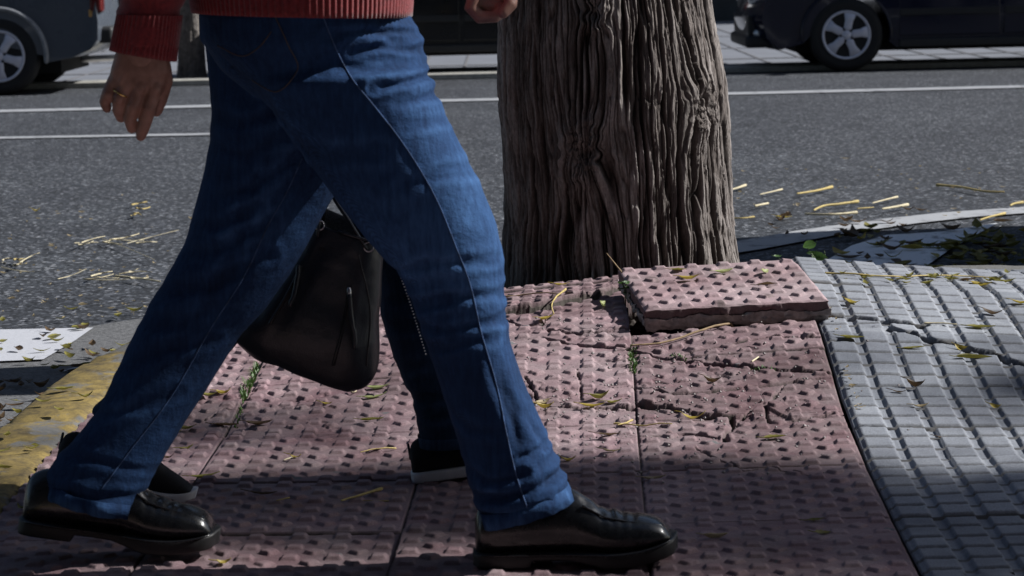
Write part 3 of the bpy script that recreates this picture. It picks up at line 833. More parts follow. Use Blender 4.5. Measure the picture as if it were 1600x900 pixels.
# ------------------------------------------------------------------ people
def sec(A, B, Y, rv):
    a, b = atY(A[0], A[1], Y), atY(B[0], B[1], Y)
    return ((a + b) / 2, (b - a) / 2, Vector((0, rv, 0)))
def chain(mb, pts, n=12):                  # (px, py, Y, radius in px at that depth)
    mb.tube([atY(x, y, Y) for x, y, Y, r in pts], [r * Y / FPX for x, y, Y, r in pts], n)
def folds(me, strokes, seed, amp=.0012, yr=None):
    v = get_np(me); nrm = normals_np(me); disp = np.zeros(len(v)); wear = np.zeros(len(v))
    for px, a, wd, Y in strokes:
        pts = [atY(x, y, Y) for x, y in px]; P2 = [(p.x, p.z) for p in pts]
        m = np.abs(v[:, 1] - Y) < .16
        if not m.any(): continue
        x, z = v[m, 0], v[m, 2]
        wob = .006 * vn(x * 30, z * 30, seed=seed)
        d = poly_dist(x, z, P2) + wob
        L = [0]
        for q0, q1 in zip(pts[:-1], pts[1:]): L.append(L[-1] + (q1 - q0).length)
        ww = .72 * wd * Y / FPX
        # taper towards the ends of the stroke
        e0 = np.hypot(x - P2[0][0], z - P2[0][1]); e1 = np.hypot(x - P2[-1][0], z - P2[-1][1])
        tp = np.clip(np.minimum(e0, e1 * 2) / (ww * 4.0), 0, 1)
        g = np.exp(-(d / ww) ** 2) - .55 * np.exp(-((d - 1.9 * ww) / (1.1 * ww)) ** 2)
        disp[m] -= a * .00115 * g * tp * (.6 if Y > 4.02 and Y < 4.1 else 1)
        wear[m] += .11 * np.exp(-((d - 1.7 * ww) / (.9 * ww)) ** 2) * tp - .07 * np.exp(-(d / ww) ** 2) * tp
    n1 = fbm(v[:, 0] * 11 + v[:, 2] * 5, v[:, 1] * 10, v[:, 2] * 12 - v[:, 0] * 9, oct=4, seed=seed + 3)
    disp += amp * 1.1 * n1; wear = wear + .10 * fbm(v[:, 0] * 9, v[:, 1] * 9, v[:, 2] * 5, oct=4, seed=seed + 9)
    set_np(me, v + nrm * disp[:, None])
    return wear
def set_attr(me, name, A):
    at = me.attributes.new(name, 'FLOAT', 'POINT'); at.data.foreach_set("value", A.astype(np.float32))
def bvh_of(o):
    me = o.data; return BVHTree.FromPolygons([v.co.copy() for v in me.vertices], [tuple(p.vertices) for p in me.polygons])
def onsurf(bv, px, py, off):
    d = ray(px, py).normalized(); h = bv.ray_cast(CAM, d)
    if h[0] is None: return None
    n = h[1] if h[1].dot(d) < 0 else -h[1]
    return h[0] + n * off
def densify(px, step=6.0):
    out = []
    for (ax, ay), (bx, by) in zip(px[:-1], px[1:]):
        k = max(1, int(math.hypot(bx - ax, by - ay) / step))
        out += [(ax + (bx - ax) * i / k, ay + (by - ay) * i / k) for i in range(k)]
    return out + [px[-1]]
def smoothpx(px):
    P = np.array(px, float); t = np.r_[0, np.cumsum(np.hypot(*np.diff(P, axis=0).T))]
    s = np.arange(0, t[-1], 5.0); return list(zip(herm2(t, P[:, 0])(s), herm2(t, P[:, 1])(s)))
def herm2(xs, ys):          # Catmull-Rom through the points
    xs, ys = np.array(xs, float), np.array(ys, float); m = np.gradient(ys, xs)
    def f(x):
        i = np.clip(np.searchsorted(xs, x) - 1, 0, len(xs) - 2); h = xs[i + 1] - xs[i]; t = (x - xs[i]) / h
        return ((1 + 2 * t) * (1 - t) ** 2 * ys[i] + t * (1 - t) ** 2 * h * m[i] + t * t * (3 - 2 * t) * ys[i + 1] + t * t * (t - 1) * h * m[i + 1])
    return f
def surf_tube(name, bv, px, r, mt, parent, off=.0006, n=6):
    pts = [q for q in (onsurf(bv, x, y, off) for x, y in smoothpx(px)) if q is not None]
    # drop samples that jumped to another surface
    good = [pts[0]]
    for q in pts[1:]:
        if abs(q.y - good[-1].y) < .03: good.append(q)
    mb = MB(); mb.tube(good, r, n); return mb.build(name, mt, parent)

def shoe(name, parent, toe, heel, zoff, yaw=0.0, length=.316, width=1.0, leather=True, label=None):
    """side-view shoe; local x runs heel to toe, placed so that its sole line joins heel and toe points (world)"""
    k = length / .316
    d = toe - heel; ang = math.atan2(d.z, d.x)
    Mx = Matrix.Translation(heel) @ Matrix.Rotation(yaw, 4, 'Z') @ Matrix.Rotation(-ang, 4, 'Y') @ Matrix.Scale(k, 4)
    root = empty(name); root.parent = parent
    X = [0, .006, .03, .07, .11, .15, .18, .205, .225, .245, .27, .29, .305, .313]
    if leather:
        top = [.075, .092, .106, .112, .116, .118, .102, .087, .082, .077, .073, .066, .050, .033]
        half = [.012, .024, .032, .034, .034, .038, .044, .049, .051, .051, .049, .044, .033, .008]
        spring = [0, 0, 0, 0, 0, 0, 0, 0, .001, .003, .008, .014, .019, .022]
        zs_, zh, gap = .017, .030, .023
    else:
        top = [.07, .088, .10, .10, .106, .110, .104, .092, .080, .071, .062, .053, .044, .034]
        half = [.016, .028, .035, .036, .036, .039, .043, .046, .047, .046, .043, .038, .029, .016]
        spring = [0, 0, 0, 0, 0, 0, 0, 0, .001, .003, .007, .013, .02, .024]
        zs_, zh, gap = .026, .03, .023
    fx = lambda arr: herm(X, arr)
    ft, fh, fs = fx(top), fx(half), fx(spring)
    xs = np.r_[np.linspace(0, .03, 8), np.linspace(.035, .285, 60), np.linspace(.288, .313, 12)]
    mb = MB(); secs = []
    for x in xs:
        zt, hw, sp = float(ft(x)), float(fh(x)) * width, float(fs(x))
        zb = gap - .004 + sp; q = []
        flat = np.clip((x - .16) / .08, 0, 1)          # the vamp gets a flat apron towards the toe
        for j in range(36):
            t = 2 * math.pi * j / 36; c, s = math.cos(t), math.sin(t)
            e = 2.0 / (2.5 + .6 * flat)
            yy = hw * abs(c) ** e * (1 if c > 0 else -1); zz = abs(s) ** e * (1 if s > 0 else -1)
            if s > 0:
                yy *= 1 - (.42 - .22 * flat) * zz ** 1.6
            z = zb + (zt - zb) * (.38 + .62 * zz if s > 0 else .38 + .38 * zz)
            if leather:
                cr = 0
                for cx, a, wd in ((.196, .0036, .006), (.212, .0042, .006), (.232, .0036, .006), (.248, .002, .005)):
                    cr += a * math.exp(-((x + .10 * yy * (1 if cx < .22 else -.6) - cx) / wd) ** 2)
                z -= cr * max(0, zz) ** .7
                ap = abs(abs(c) - .72)
                if x > .16 and s > 0: z += .0022 * math.exp(-(ap / .06) ** 2)
            q.append(Vector((x, yy, z)))
        secs.append(q)
    mb.loft(secs)
    up = mb.build("upper", M["black_leather"] if leather else M["knit_black"], root); up.data.transform(Mx)
    # sole outline
    mb = MB(); secs = []
    grow = 1.09 if leather else 1.05
    for x in xs:
        xx = -.004 + x * (.322 / .313); hw = float(fh(x)) * width * grow + .002; sp = float(fs(x))
        z1 = gap + sp; z0 = sp
        if leather:
            if xx > .088: z0 = sp + (.012 if xx < .15 else .012 * max(0, 1 - (xx - .15) / .05))
        secs.append([Vector((xx, a * hw, b)) for a, b in ((-.97, z0), (-1, z0 + .003), (-1, z1 - .004), (-.97, z1), (0, z1 + .001), (.97, z1), (1, z1 - .004), (1, z0 + .003), (.97, z0), (0, z0))])
    mb.loft(secs)
    so_ = mb.build("sole", M["sole_rubber"] if leather else M["white_rubber"], root); so_.data.transform(Mx)
    if leather:
        mb = MB()
        for sgn in (-1, 1):
            mb.tube([Vector((x, sgn * (float(fh(x)) * width * grow + .0035), gap + float(fs(x)) - .001)) for x in xs[2:-2]], .0016, 5)
        w_ = mb.build("welt", M["black_leather"], root); w_.data.transform(Mx)
        mb = MB()            # apron seam over the toe
        pts = []
        for sgn in (-1, 1):
            side = []
            for x in np.linspace(.17, .296, 24):
                hw = float(fh(x)) * width; zt = float(ft(x)); zb = gap + float(fs(x)); side.append(Vector((x, sgn * hw * .66, zb + (zt - zb) * .86)))
            pts += side if sgn < 0 else side[::-1]
        mb.tube(pts, .0018, 6); s_ = mb.build("apron_seam", M["black_leather"], root); s_.data.transform(Mx)
    else:
        mb = MB()
        for q in range(5):
            x = .15 + q * .017; zt = float(ft(x)) + .003; hw = float(fh(x)) * .5
            mb.tube([Vector((x, -hw, zt - .012)), Vector((x + .006, 0, zt + .001)), Vector((x, hw, zt - .012))], .0022, 6)
        l_ = mb.build("laces", M["knit_black"], root); l_.data.transform(Mx)
        mb = MB(); x = .004; mb.tube([Vector((.000, -.006, .055)), Vector((-.001, 0, .088)), Vector((.000, .006, .055))], .003, 6)
        l_ = mb.build("heel_tab", M["bag_leather"], root); l_.data.transform(Mx)
    return root

def head(mb, c, s=1.0, face=1):
    """head with face turned to +x*face"""
    c = Vector(c); secs = []
    for z, rx, ry, ox in ((-.115, .045, .05, .035), (-.095, .065, .058, .02), (-.06, .082, .068, .008), (-.02, .092, .074, .002), (.03, .098, .078, -.004), (.07, .092, .074, -.008), (.10, .068, .056, -.01), (.118, .03, .026, -.01)):
        secs.append((c + Vector((ox * face * s, 0, z * s)), Vector((rx * s, 0, 0)), Vector((0, ry * s, 0))))
    mb.ell(secs, 24)
    mb.tube([c + Vector((.085 * face, 0, .02)) * s, c + Vector((.112 * face, 0, -.028)) * s], [.009 * s, .016 * s], 10)      # nose
    mb.tube([c + Vector((.08 * face, -.022, -.072)) * s, c + Vector((.09 * face, 0, -.070)) * s, c + Vector((.08 * face, .022, -.072)) * s], .008 * s, 8)   # lips
    mb.tube([c + Vector((.07 * face, -.035, .032)) * s, c + Vector((.09 * face, 0, .028)) * s, c + Vector((.07 * face, .035, .032)) * s], .009 * s, 8)      # brow
    for sg in (-1, 1):
        mb.tube([c + Vector((-.008 * face, sg * .075, .02)) * s, c + Vector((-.012 * face, sg * .083, 0)) * s, c + Vector((-.004 * face, sg * .077, -.028)) * s], [.012 * s, .014 * s, .009 * s], 8)

NY, FY = 3.945, 4.055              # depths of the man's near and far leg
def build_man():
    base = Vector((-.3, 4.0, 0))
    root = empty("person", (0, 0, 0))
    tag(root, "man in blue jeans, red sweater and black leather shoes striding past the tree trunk", "person")
    # ---- body: one skin surface under the clothes
    def P(px, py, Y): return atY(px, py, Y)
    mb = MB()
    hips, chest, neck, hd = P(470, 10, 4.0), P(455, -380, 4.0), P(462, -570, 4.0), P(478, -690, 4.0)
    mb.ell([(P(470, 90, 4.0), Vector((.13, 0, 0)), Vector((0, .12, 0))), (hips, Vector((.14, 0, 0)), Vector((0, .15, 0))), (P(468, -120, 4.0), Vector((.12, 0, 0)), Vector((0, .15, 0))),
            (P(458, -300, 4.0), Vector((.135, 0, 0)), Vector((0, .17, 0))), (chest, Vector((.11, 0, 0)), Vector((0, .15, 0))), (P(455, -490, 4.0), Vector((.07, 0, 0)), Vector((0, .11, 0))), (P(456, -540, 4.0), Vector((.06, 0, 0)), Vector((0, .07, 0)))])
    mb.tube([P(456, -520, 4.0), hd], [.062, .056], 16)
    head(mb, hd + Vector((.02, 0, .03)))
    # legs inside the jeans
    mb.tube([P(480, 60, NY), P(712, 445, NY), P(815, 790, NY)], [.085, .058, .042], 14)
    mb.tube([P(440, 60, FY + .06), P(380, 420, FY + .06), P(160, 760, FY)], [.085, .058, .042], 14)
    # arms
    SR = 3.84
    mb.tube([P(450, -440, 3.88), P(330, -230, SR), P(231, 10, SR), P(222, 90, SR)], [.06, .046, .036, .031], 14)
    LY = 4.2
    mb.tube([P(460, -440, 4.12), P(560, -230, LY), P(735, -60, LY), P(762, -28, LY)], [.06, .046, .036, .030], 14)
    body = mb.build("body", M["skin"], root); remesh(body, .008, 3)
    # near hand, back of the hand to the camera, fingers hanging
    hb = MB()
    hb.ell([sec((186, 62), (262, 68), SR, .023), sec((180, 84), (263, 90), SR, .024), sec((173, 108), (265, 112), SR, .0235), sec((171, 128), (258, 136), SR, .019), sec((176, 146), (250, 154), SR, .013)], 20, 2.6)
    F = [[(181, 122, 0, 11.5), (169, 146, -.004, 10.5), (164, 160, .004, 9.5), (167, 169, .012, 8)],
         [(199, 128, -.006, 12), (187, 153, -.010, 11), (185, 172, .0, 10.2), (189, 184, .012, 8.5)],
         [(220, 132, -.008, 12.5), (208, 166, -.013, 11.2), (203, 187, -.002, 10.4), (206, 201, .012, 8.5)],
         [(243, 134, -.006, 12.5), (233, 170, -.010, 11.2), (225, 197, -.003, 10.4), (220, 213, .007, 8.5)],
         [(252, 100, .004, 15), (258, 126, .014, 13), (251, 155, .022, 11), (245, 174, .026, 9)]]
    for fg in F:
        chain(hb, [(x, y, SR + d, r) for x, y, d, r in fg], 14)
        x, y, d, r = fg[1]; chain(hb, [(x, y - 2, SR + d - .003, r * .86), (x - 1, y + 3, SR + d - .003, r * .86)], 12)       # knuckle
        x, y, d, r = fg[0]; chain(hb, [(x, y + 3, SR + d - .006, r * .8), (x - 1, y + 9, SR + d - .006, r * .8)], 12)
    # tendons
    for (ax, ay), (bx, by) in (((205, 92), (190, 128)), ((215, 90), (211, 132)), ((228, 90), (236, 134))):
        chain(hb, [(ax, ay, SR - .018, 5), (bx, by, SR - .017, 5)], 8)
    hand = hb.build("hand", M["skin"], root); remesh(hand, .0018, 5)
    # far hand, loosely closed, thumb towards the viewer's right
    hb = MB()
    hb.ell([sec((738, -62), (790, -70), LY, .020), sec((733, -35), (800, -45), LY, .024), sec((731, -12), (806, -20), LY, .030), sec((735, 10), (803, 4), LY, .032), sec((745, 22), (795, 18), LY, .026)], 20, 2.5)
    for i in range(4):
        d = -.036 + i * .022; sh = i * 3
        chain(hb, [(742 + sh, -8, LY + d, 11.5), (736 + sh, 12, LY + d, 11.5), (750 + sh, 27 - i, LY + d, 11), (774 + sh, 26 - i * 2, LY + d, 10), (783 + sh, 12, LY + d + .004, 8.5)], 12)
    chain(hb, [(790, -40, LY - .022, 14), (800, -15, LY - .032, 12.5), (797, 8, LY - .046, 11), (786, 21, LY - .052, 9)], 12)
    h2 = hb.build("hand", M["skin"], root); remesh(h2, .0018, 5)
    # one mesh: hands join the body
    bm = bmesh.new()
    for o in (body, hand, h2): bm.from_mesh(o.data)
    me = bpy.data.meshes.new("body"); bm.to_mesh(me); bm.free(); me.materials.append(M["skin"])
    me.polygons.foreach_set("use_smooth", [True] * len(me.polygons))
    body.data = me
    for o in (hand, h2): bpy.data.objects.remove(o)
    # ring on the ring finger
    a, b = P(195, 138, SR - .010), P(187, 153, SR - .010)
    ax = (b - a).normalized(); c = P(188.5, 146, SR - .010); x = ax.cross(Vector((0, 1, 0))).normalized(); y = ax.cross(x)
    mb = MB(); rr = 12.3 * SR / FPX; pts = [c + (x * math.cos(t) + y * math.sin(t)) * rr for t in np.linspace(0, 2 * math.pi, 33)]
    mb.tube(pts, .0012, 8, round_caps=False); mb.build("ring", M["gold"], root)
    for sg in (-1, 1):
        mb = MB(); mb.lathe([(.001, -.006), (.009, -.004), (.012, 0), (.009, .004), (.001, .006)], 14, 'Y', hd + Vector((.098, sg * .03, .04))); mb.build("eye", M["eye"], root)
    mb = MB(); h0 = hd + Vector((.02, 0, .03))
    mb.ell([(h0 + Vector((-.03, 0, -.05)), Vector((.075, 0, 0)), Vector((0, .077, 0))), (h0 + Vector((-.022, 0, 0)), Vector((.088, 0, 0)), Vector((0, .083, 0))), (h0 + Vector((-.016, 0, .05)), Vector((.1, 0, 0)), Vector((0, .085, 0))), (h0 + Vector((-.012, 0, .1)), Vector((.085, 0, 0)), Vector((0, .068, 0))), (h0 + Vector((-.012, 0, .127)), Vector((.04, 0, 0)), Vector((0, .03, 0)))], 24)
    mb.build("hair", M["hair"], root)
    # ---- jeans
    mb = MB()
    near = [((322, -20), (618, -30), .13), ((314, 25), (636, 8), .132), ((322, 66), (655, 56), .13), ((352, 104), (666, 92), .125), ((390, 130), (668, 112), .12), ((430, 182), (690, 165), .113), ((490, 262), (722, 230), .105), ((530, 318), (752, 290), .1),
            ((575, 375), (776, 350), .094), ((624, 428), (787, 408), .086), ((646, 478), (789, 470), .080), ((668, 542), (796, 533), .075), ((689, 605), (816, 592), .071), ((708, 660), (838, 642), .07), ((723, 712), (858, 692), .071), ((733, 752), (876, 728), .073), ((741, 784), (887, 758), .072), ((766, 818), (893, 776), .070)]
    mb.ell([sec(a, b, NY + (.03 if i < 4 else 0), rv) for i, (a, b, rv) in enumerate(near)], 40, 2.25)
    far = [((330, -20), (610, -20), .07), ((320, 30), (600, 40), .08), ((322, 75), (590, 100), .092), ((326, 118), (580, 170), .10), ((331, 165), (560, 232), .108), ((330, 215), (535, 285), .102), ((321, 265), (505, 335), .098), ((308, 312), (478, 385), .094), ((290, 378), (450, 434), .088),
           ((260, 432), (412, 486), .082), ((232, 478), (376, 524), .077), ((206, 530), (348, 568), .073), ((181, 582), (322, 610), .071), ((156, 638), (290, 658), .07), ((120, 682), (262, 704), .07), ((90, 712), (240, 742), .072), ((73, 740), (222, 776), .072), ((80, 768), (211, 800), .07)]
    mb.ell([sec(a, b, FY + .06 * max(0, min(1, (760 - a[1]) / 260)), rv) for a, b, rv in far], 40, 2.25)
    mb.ell([sec((322, -90), (612, -95), 4.0, .17), sec((318, -20), (622, -22), 4.0, .175), sec((312, 22), (636, 14), 4.0, .18), sec((314, 60), (640, 60), 4.0, .175), sec((350, 110), (630, 110), 4.0, .15), sec((400, 150), (580, 150), 4.0, .11)], 40, 2.2)
    jeans = mb.build("jeans", M["denim"], root); remesh(jeans, .0042, 7)
    n_, f2 = NY, FY
    ST = [([(520, 52), (575, 46), (640, 56)], 5, 9, n_), ([(555, 78), (610, 70), (660, 82)], 5.5, 9, n_), ([(540, 104), (590, 104), (640, 100)], 3, 10, n_), ([(590, 132), (630, 126), (674, 116)], 7, 9, n_), ([(625, 160), (690, 142)], 3.5, 9, n_), ([(640, 190), (700, 186)], 2, 10, n_),
          ([(640, 285), (700, 262), (745, 262)], 2.2, 12, n_), ([(605, 425), (680, 400), (770, 400)], 3, 11, n_), ([(640, 478), (700, 456), (786, 452)], 3.5, 11, n_), ([(650, 500), (710, 505), (790, 490)], 3, 10, n_), ([(668, 540), (720, 522), (770, 520)], 2.5, 10, n_),
          ([(735, 768), (790, 765), (850, 745), (880, 728)], 8, 11, n_), ([(726, 722), (765, 738), (815, 728)], 4.5, 10, n_), ([(790, 710), (850, 688)], 5, 10, n_), ([(822, 640), (838, 670), (850, 690)], 4, 9, n_), ([(775, 560), (795, 620), (812, 690)], 3, 13, n_), ([(700, 630), (735, 660), (780, 662)], 2.5, 11, n_), ([(745, 795), (800, 790), (850, 775)], 4, 8, n_),
          ([(450, 210), (520, 240), (600, 230)], 1.6, 16, n_), ([(330, 70), (400, 130), (440, 185)], 2.5, 14, n_),
          ([(340, 305), (400, 288), (475, 240)], 6, 12, f2), ([(292, 398), (345, 388), (430, 338)], 6, 12, f2), ([(305, 345), (350, 348), (410, 320)], 4, 11, f2), ([(250, 455), (330, 445), (420, 395)], 5, 12, f2), ([(225, 505), (280, 500), (340, 480)], 3.5, 12, f2), ([(186, 575), (260, 545), (330, 530)], 4, 12, f2),
          ([(152, 648), (220, 632), (280, 610)], 4, 12, f2), ([(80, 752), (150, 762), (220, 768)], 7, 11, f2), ([(110, 700), (170, 712), (240, 730)], 4, 11, f2), ([(335, 180), (380, 190), (440, 170)], 4, 12, f2), ([(335, 230), (390, 238), (450, 205)], 3, 12, f2), ([(400, 300), (360, 420), (280, 540)], 2.5, 14, f2)]
    wear = folds(jeans.data, ST, 4)
    v = get_np(jeans.data)
    near_m = np.clip((FY + .01 - v[:, 1]) / .05, 0, 1)
    # faded thigh front and knee, real wear of the cloth
    for (px, py, r, a) in ((690, 260, .13, .22), (740, 420, .09, .25), (560, 330, .14, .1), (820, 650, .07, .12)):
        c = atY(px, py, NY); wear += a * np.exp(-(((v[:, 0] - c.x) ** 2 + (v[:, 2] - c.z) ** 2) / r ** 2)) * near_m
    for (px, py, r, a) in ((420, 380, .1, .2), (300, 560, .1, .1)):
        c = atY(px, py, FY); wear += a * np.exp(-(((v[:, 0] - c.x) ** 2 + (v[:, 2] - c.z) ** 2) / r ** 2)) * (1 - near_m)
    set_attr(jeans.data, "wear", np.clip(wear + .12, 0, 1))
    bv = bvh_of(jeans)
    surf_tube("side_seam", bv, [(502, 18), (518, 60), (548, 120), (580, 160), (628, 222), (682, 312), (712, 385), (733, 440), (752, 520), (775, 600), (792, 680), (806, 740), (828, 806)], .0012, M["seam"], jeans)
    surf_tube("inner_seam", bv, [(472, 248), (448, 300), (420, 350), (385, 425), (330, 512), (262, 628), (205, 702), (158, 765)], .0012, M["seam"], jeans)
    # back pocket patch and its stitching
    Lp = smoothpx([(348, 20), (338, 66), (388, 122), (431, 146)]); Rp = smoothpx([(430, 20), (452, 66), (469, 106), (434, 147)])
    K = 26; S_ = lambda P_, t: (np.interp(t * (len(P_) - 1), np.arange(len(P_)), [q[0] for q in P_]), np.interp(t * (len(P_) - 1), np.arange(len(P_)), [q[1] for q in P_]))
    G = np.zeros((K, K, 3)); ok = True
    for i in range(K):
        for j in range(K):
            a, b = S_(Lp, i / (K - 1)), S_(Rp, i / (K - 1)); t = j / (K - 1)
            q = onsurf(bv, a[0] + (b[0] - a[0]) * t, a[1] + (b[1] - a[1]) * t, .0022 if 0 < i < K - 1 and 0 < j < K - 1 else -.0005)
            G[i, j] = q if q is not None else G[i, j - 1]
    pk = grid_mesh("back_pocket", G, M["denim"], jeans, attrs={"wear": np.full((K, K), .12)})
    for nm, pl in (("pocket_stitch", [(430, 24), (450, 68), (466, 106), (434, 142), (392, 122)]), ("pocket_stitch", [(342, 70), (384, 86), (406, 72), (427, 46)])):
        surf_tube(nm, bv, pl, .0009, M["stitch"], jeans, off=.0026)
    # hems: a thick turned edge with an opening
    for A, B, Yh, up in (((757, 822), (896, 779), NY, (-8, -24)), ((76, 771), (214, 804), FY, (4, -22))):
        a, b = atY(*A, Yh), atY(*B, Yh); a2, b2 = atY(A[0] + up[0], A[1] + up[1], Yh), atY(B[0] + up[0], B[1] + up[1], Yh)
        mb = MB(); q = []
        for (c0, u_s), k in (((a2, b2), .97), ((a2, b2), 1.0), ((a, b), 1.02), ((a, b), .97), ((a2, b2), .93)):
            c = (c0 + u_s) / 2; u = (u_s - c0) / 2
            q.append((c, u * k, Vector((0, .0735 * k, 0))))
        mb.ell(q, 48, 2.3, caps=False)
        h = mb.build("hem", M["denim"], jeans)
        vv = get_np(h.data); vv += .0016 * vn(vv[:, 0] * 90, vv[:, 2] * 90, seed=3)[:, None]; set_np(h.data, vv)
        set_attr(h.data, "wear", np.clip(.3 + .4 * vn(vv[:, 0] * 60, vv[:, 1] * 60, vv[:, 2] * 60, seed=9), 0, 1))
    # ---- sweater: torso and sleeves
    mb = MB()
    tor = [((304, 16), (641, 18), .205), ((302, -8), (640, -6), .205), ((300, -50), (632, -50), .2), ((310, -150), (625, -150), .185), ((305, -300), (620, -300), .195), ((310, -420), (610, -420), .2), ((345, -500), (570, -505), .17), ((390, -545), (525, -550), .09)]
    mb.ell([sec(a, b, 4.0, rv) for a, b, rv in tor], 48, 2.3)
    mb.tube([atY(450, -470, 3.86), atY(335, -235, SR), atY(238, -10, SR), atY(232, 20, SR), atY(227, 74, SR)], [.085, .062, .051, .0505, .050], 28, round_caps=False)
    mb.tube([atY(460, -470, 4.14), atY(560, -230, 4.2), atY(715, -95, 4.2), atY(745, -70, 4.2)], [.085, .062, .05, .046], 28, round_caps=False)
    sw = mb.build("sweater", M["red_knit"], root); remesh(sw, .006, 4)
    v = get_np(sw.data); nn = normals_np(sw.data)
    d = .002 * fbm(v[:, 0] * 16, v[:, 1] * 16, v[:, 2] * 16, oct=4, seed=8)
    for px in ([(180, 30), (230, 26), (285, 18)], [(182, 5), (240, 10), (285, -4)]):
        pts = [atY(x, y, SR) for x, y in px]; dd = poly_dist(v[:, 0], v[:, 2], [(q.x, q.z) for q in pts]); d -= .005 * np.exp(-(dd / .009) ** 2) * (np.abs(v[:, 1] - SR) < .09)
    set_np(sw.data, v + nn * d[:, None])
    def rib(name, secs_fn, n):
        rows = []
        for t in np.linspace(0, 1, 8):
            c, u, vv = secs_fn(t); q = []
            for j in range(n * 6):
                a = 2 * math.pi * j / (n * 6); k = 1 + .0010 / max(.02, u.length) * math.sin(a * n) * 1.3; ct, st = math.cos(a), math.sin(a); e = 2 / 2.3
                q.append(c + (u * abs(ct) ** e * (1 if ct > 0 else -1) + vv * abs(st) ** e * (1 if st > 0 else -1)) * k)
            rows.append(q)
        inner = []
        for q in rows[-1]: inner.append(q)
        c = secs_fn(1)[0]; rows.append([p + (c - p) * .06 for p in rows[-1]]); c0 = secs_fn(.3)[0]
        rows.append([p + (c0 - p) * .08 for p in rows[2]])
        m2 = MB(); m2.loft(rows, False); return m2.build(name, M["red_knit"], sw)
    def torso_hem(t):
        y = -36 + 54 * t; k = math.sin(math.pi * t) * 3
        return sec((301 - k + 2 * t, y + 1), (641 + k + 2 * t, y - 6 + 14 * t), 4.0, .21)
    rib("waistband", torso_hem, 120)
    def cuff(t): return sec((184 - 12 * t, 22 + 56 * t), (284 - 9 * t, 24 + 72 * t), SR, .050 - .004 * t)
    rib("cuff", cuff, 46)
    # ---- shoes
    heel = atY(744, 899, NY); toe = atY(1060, 893, NY); heel.z = toe.z = .004; heel.x += .0
    shoe("leather_shoe", root, toe, heel, 0)
    h2_, t2 = atY(36, 868, FY), atY(345, 890, FY); t2.z = .003; h2_.z = .052
    shoe("leather_shoe", root, t2, h2_, 0)
    return root
build_man()

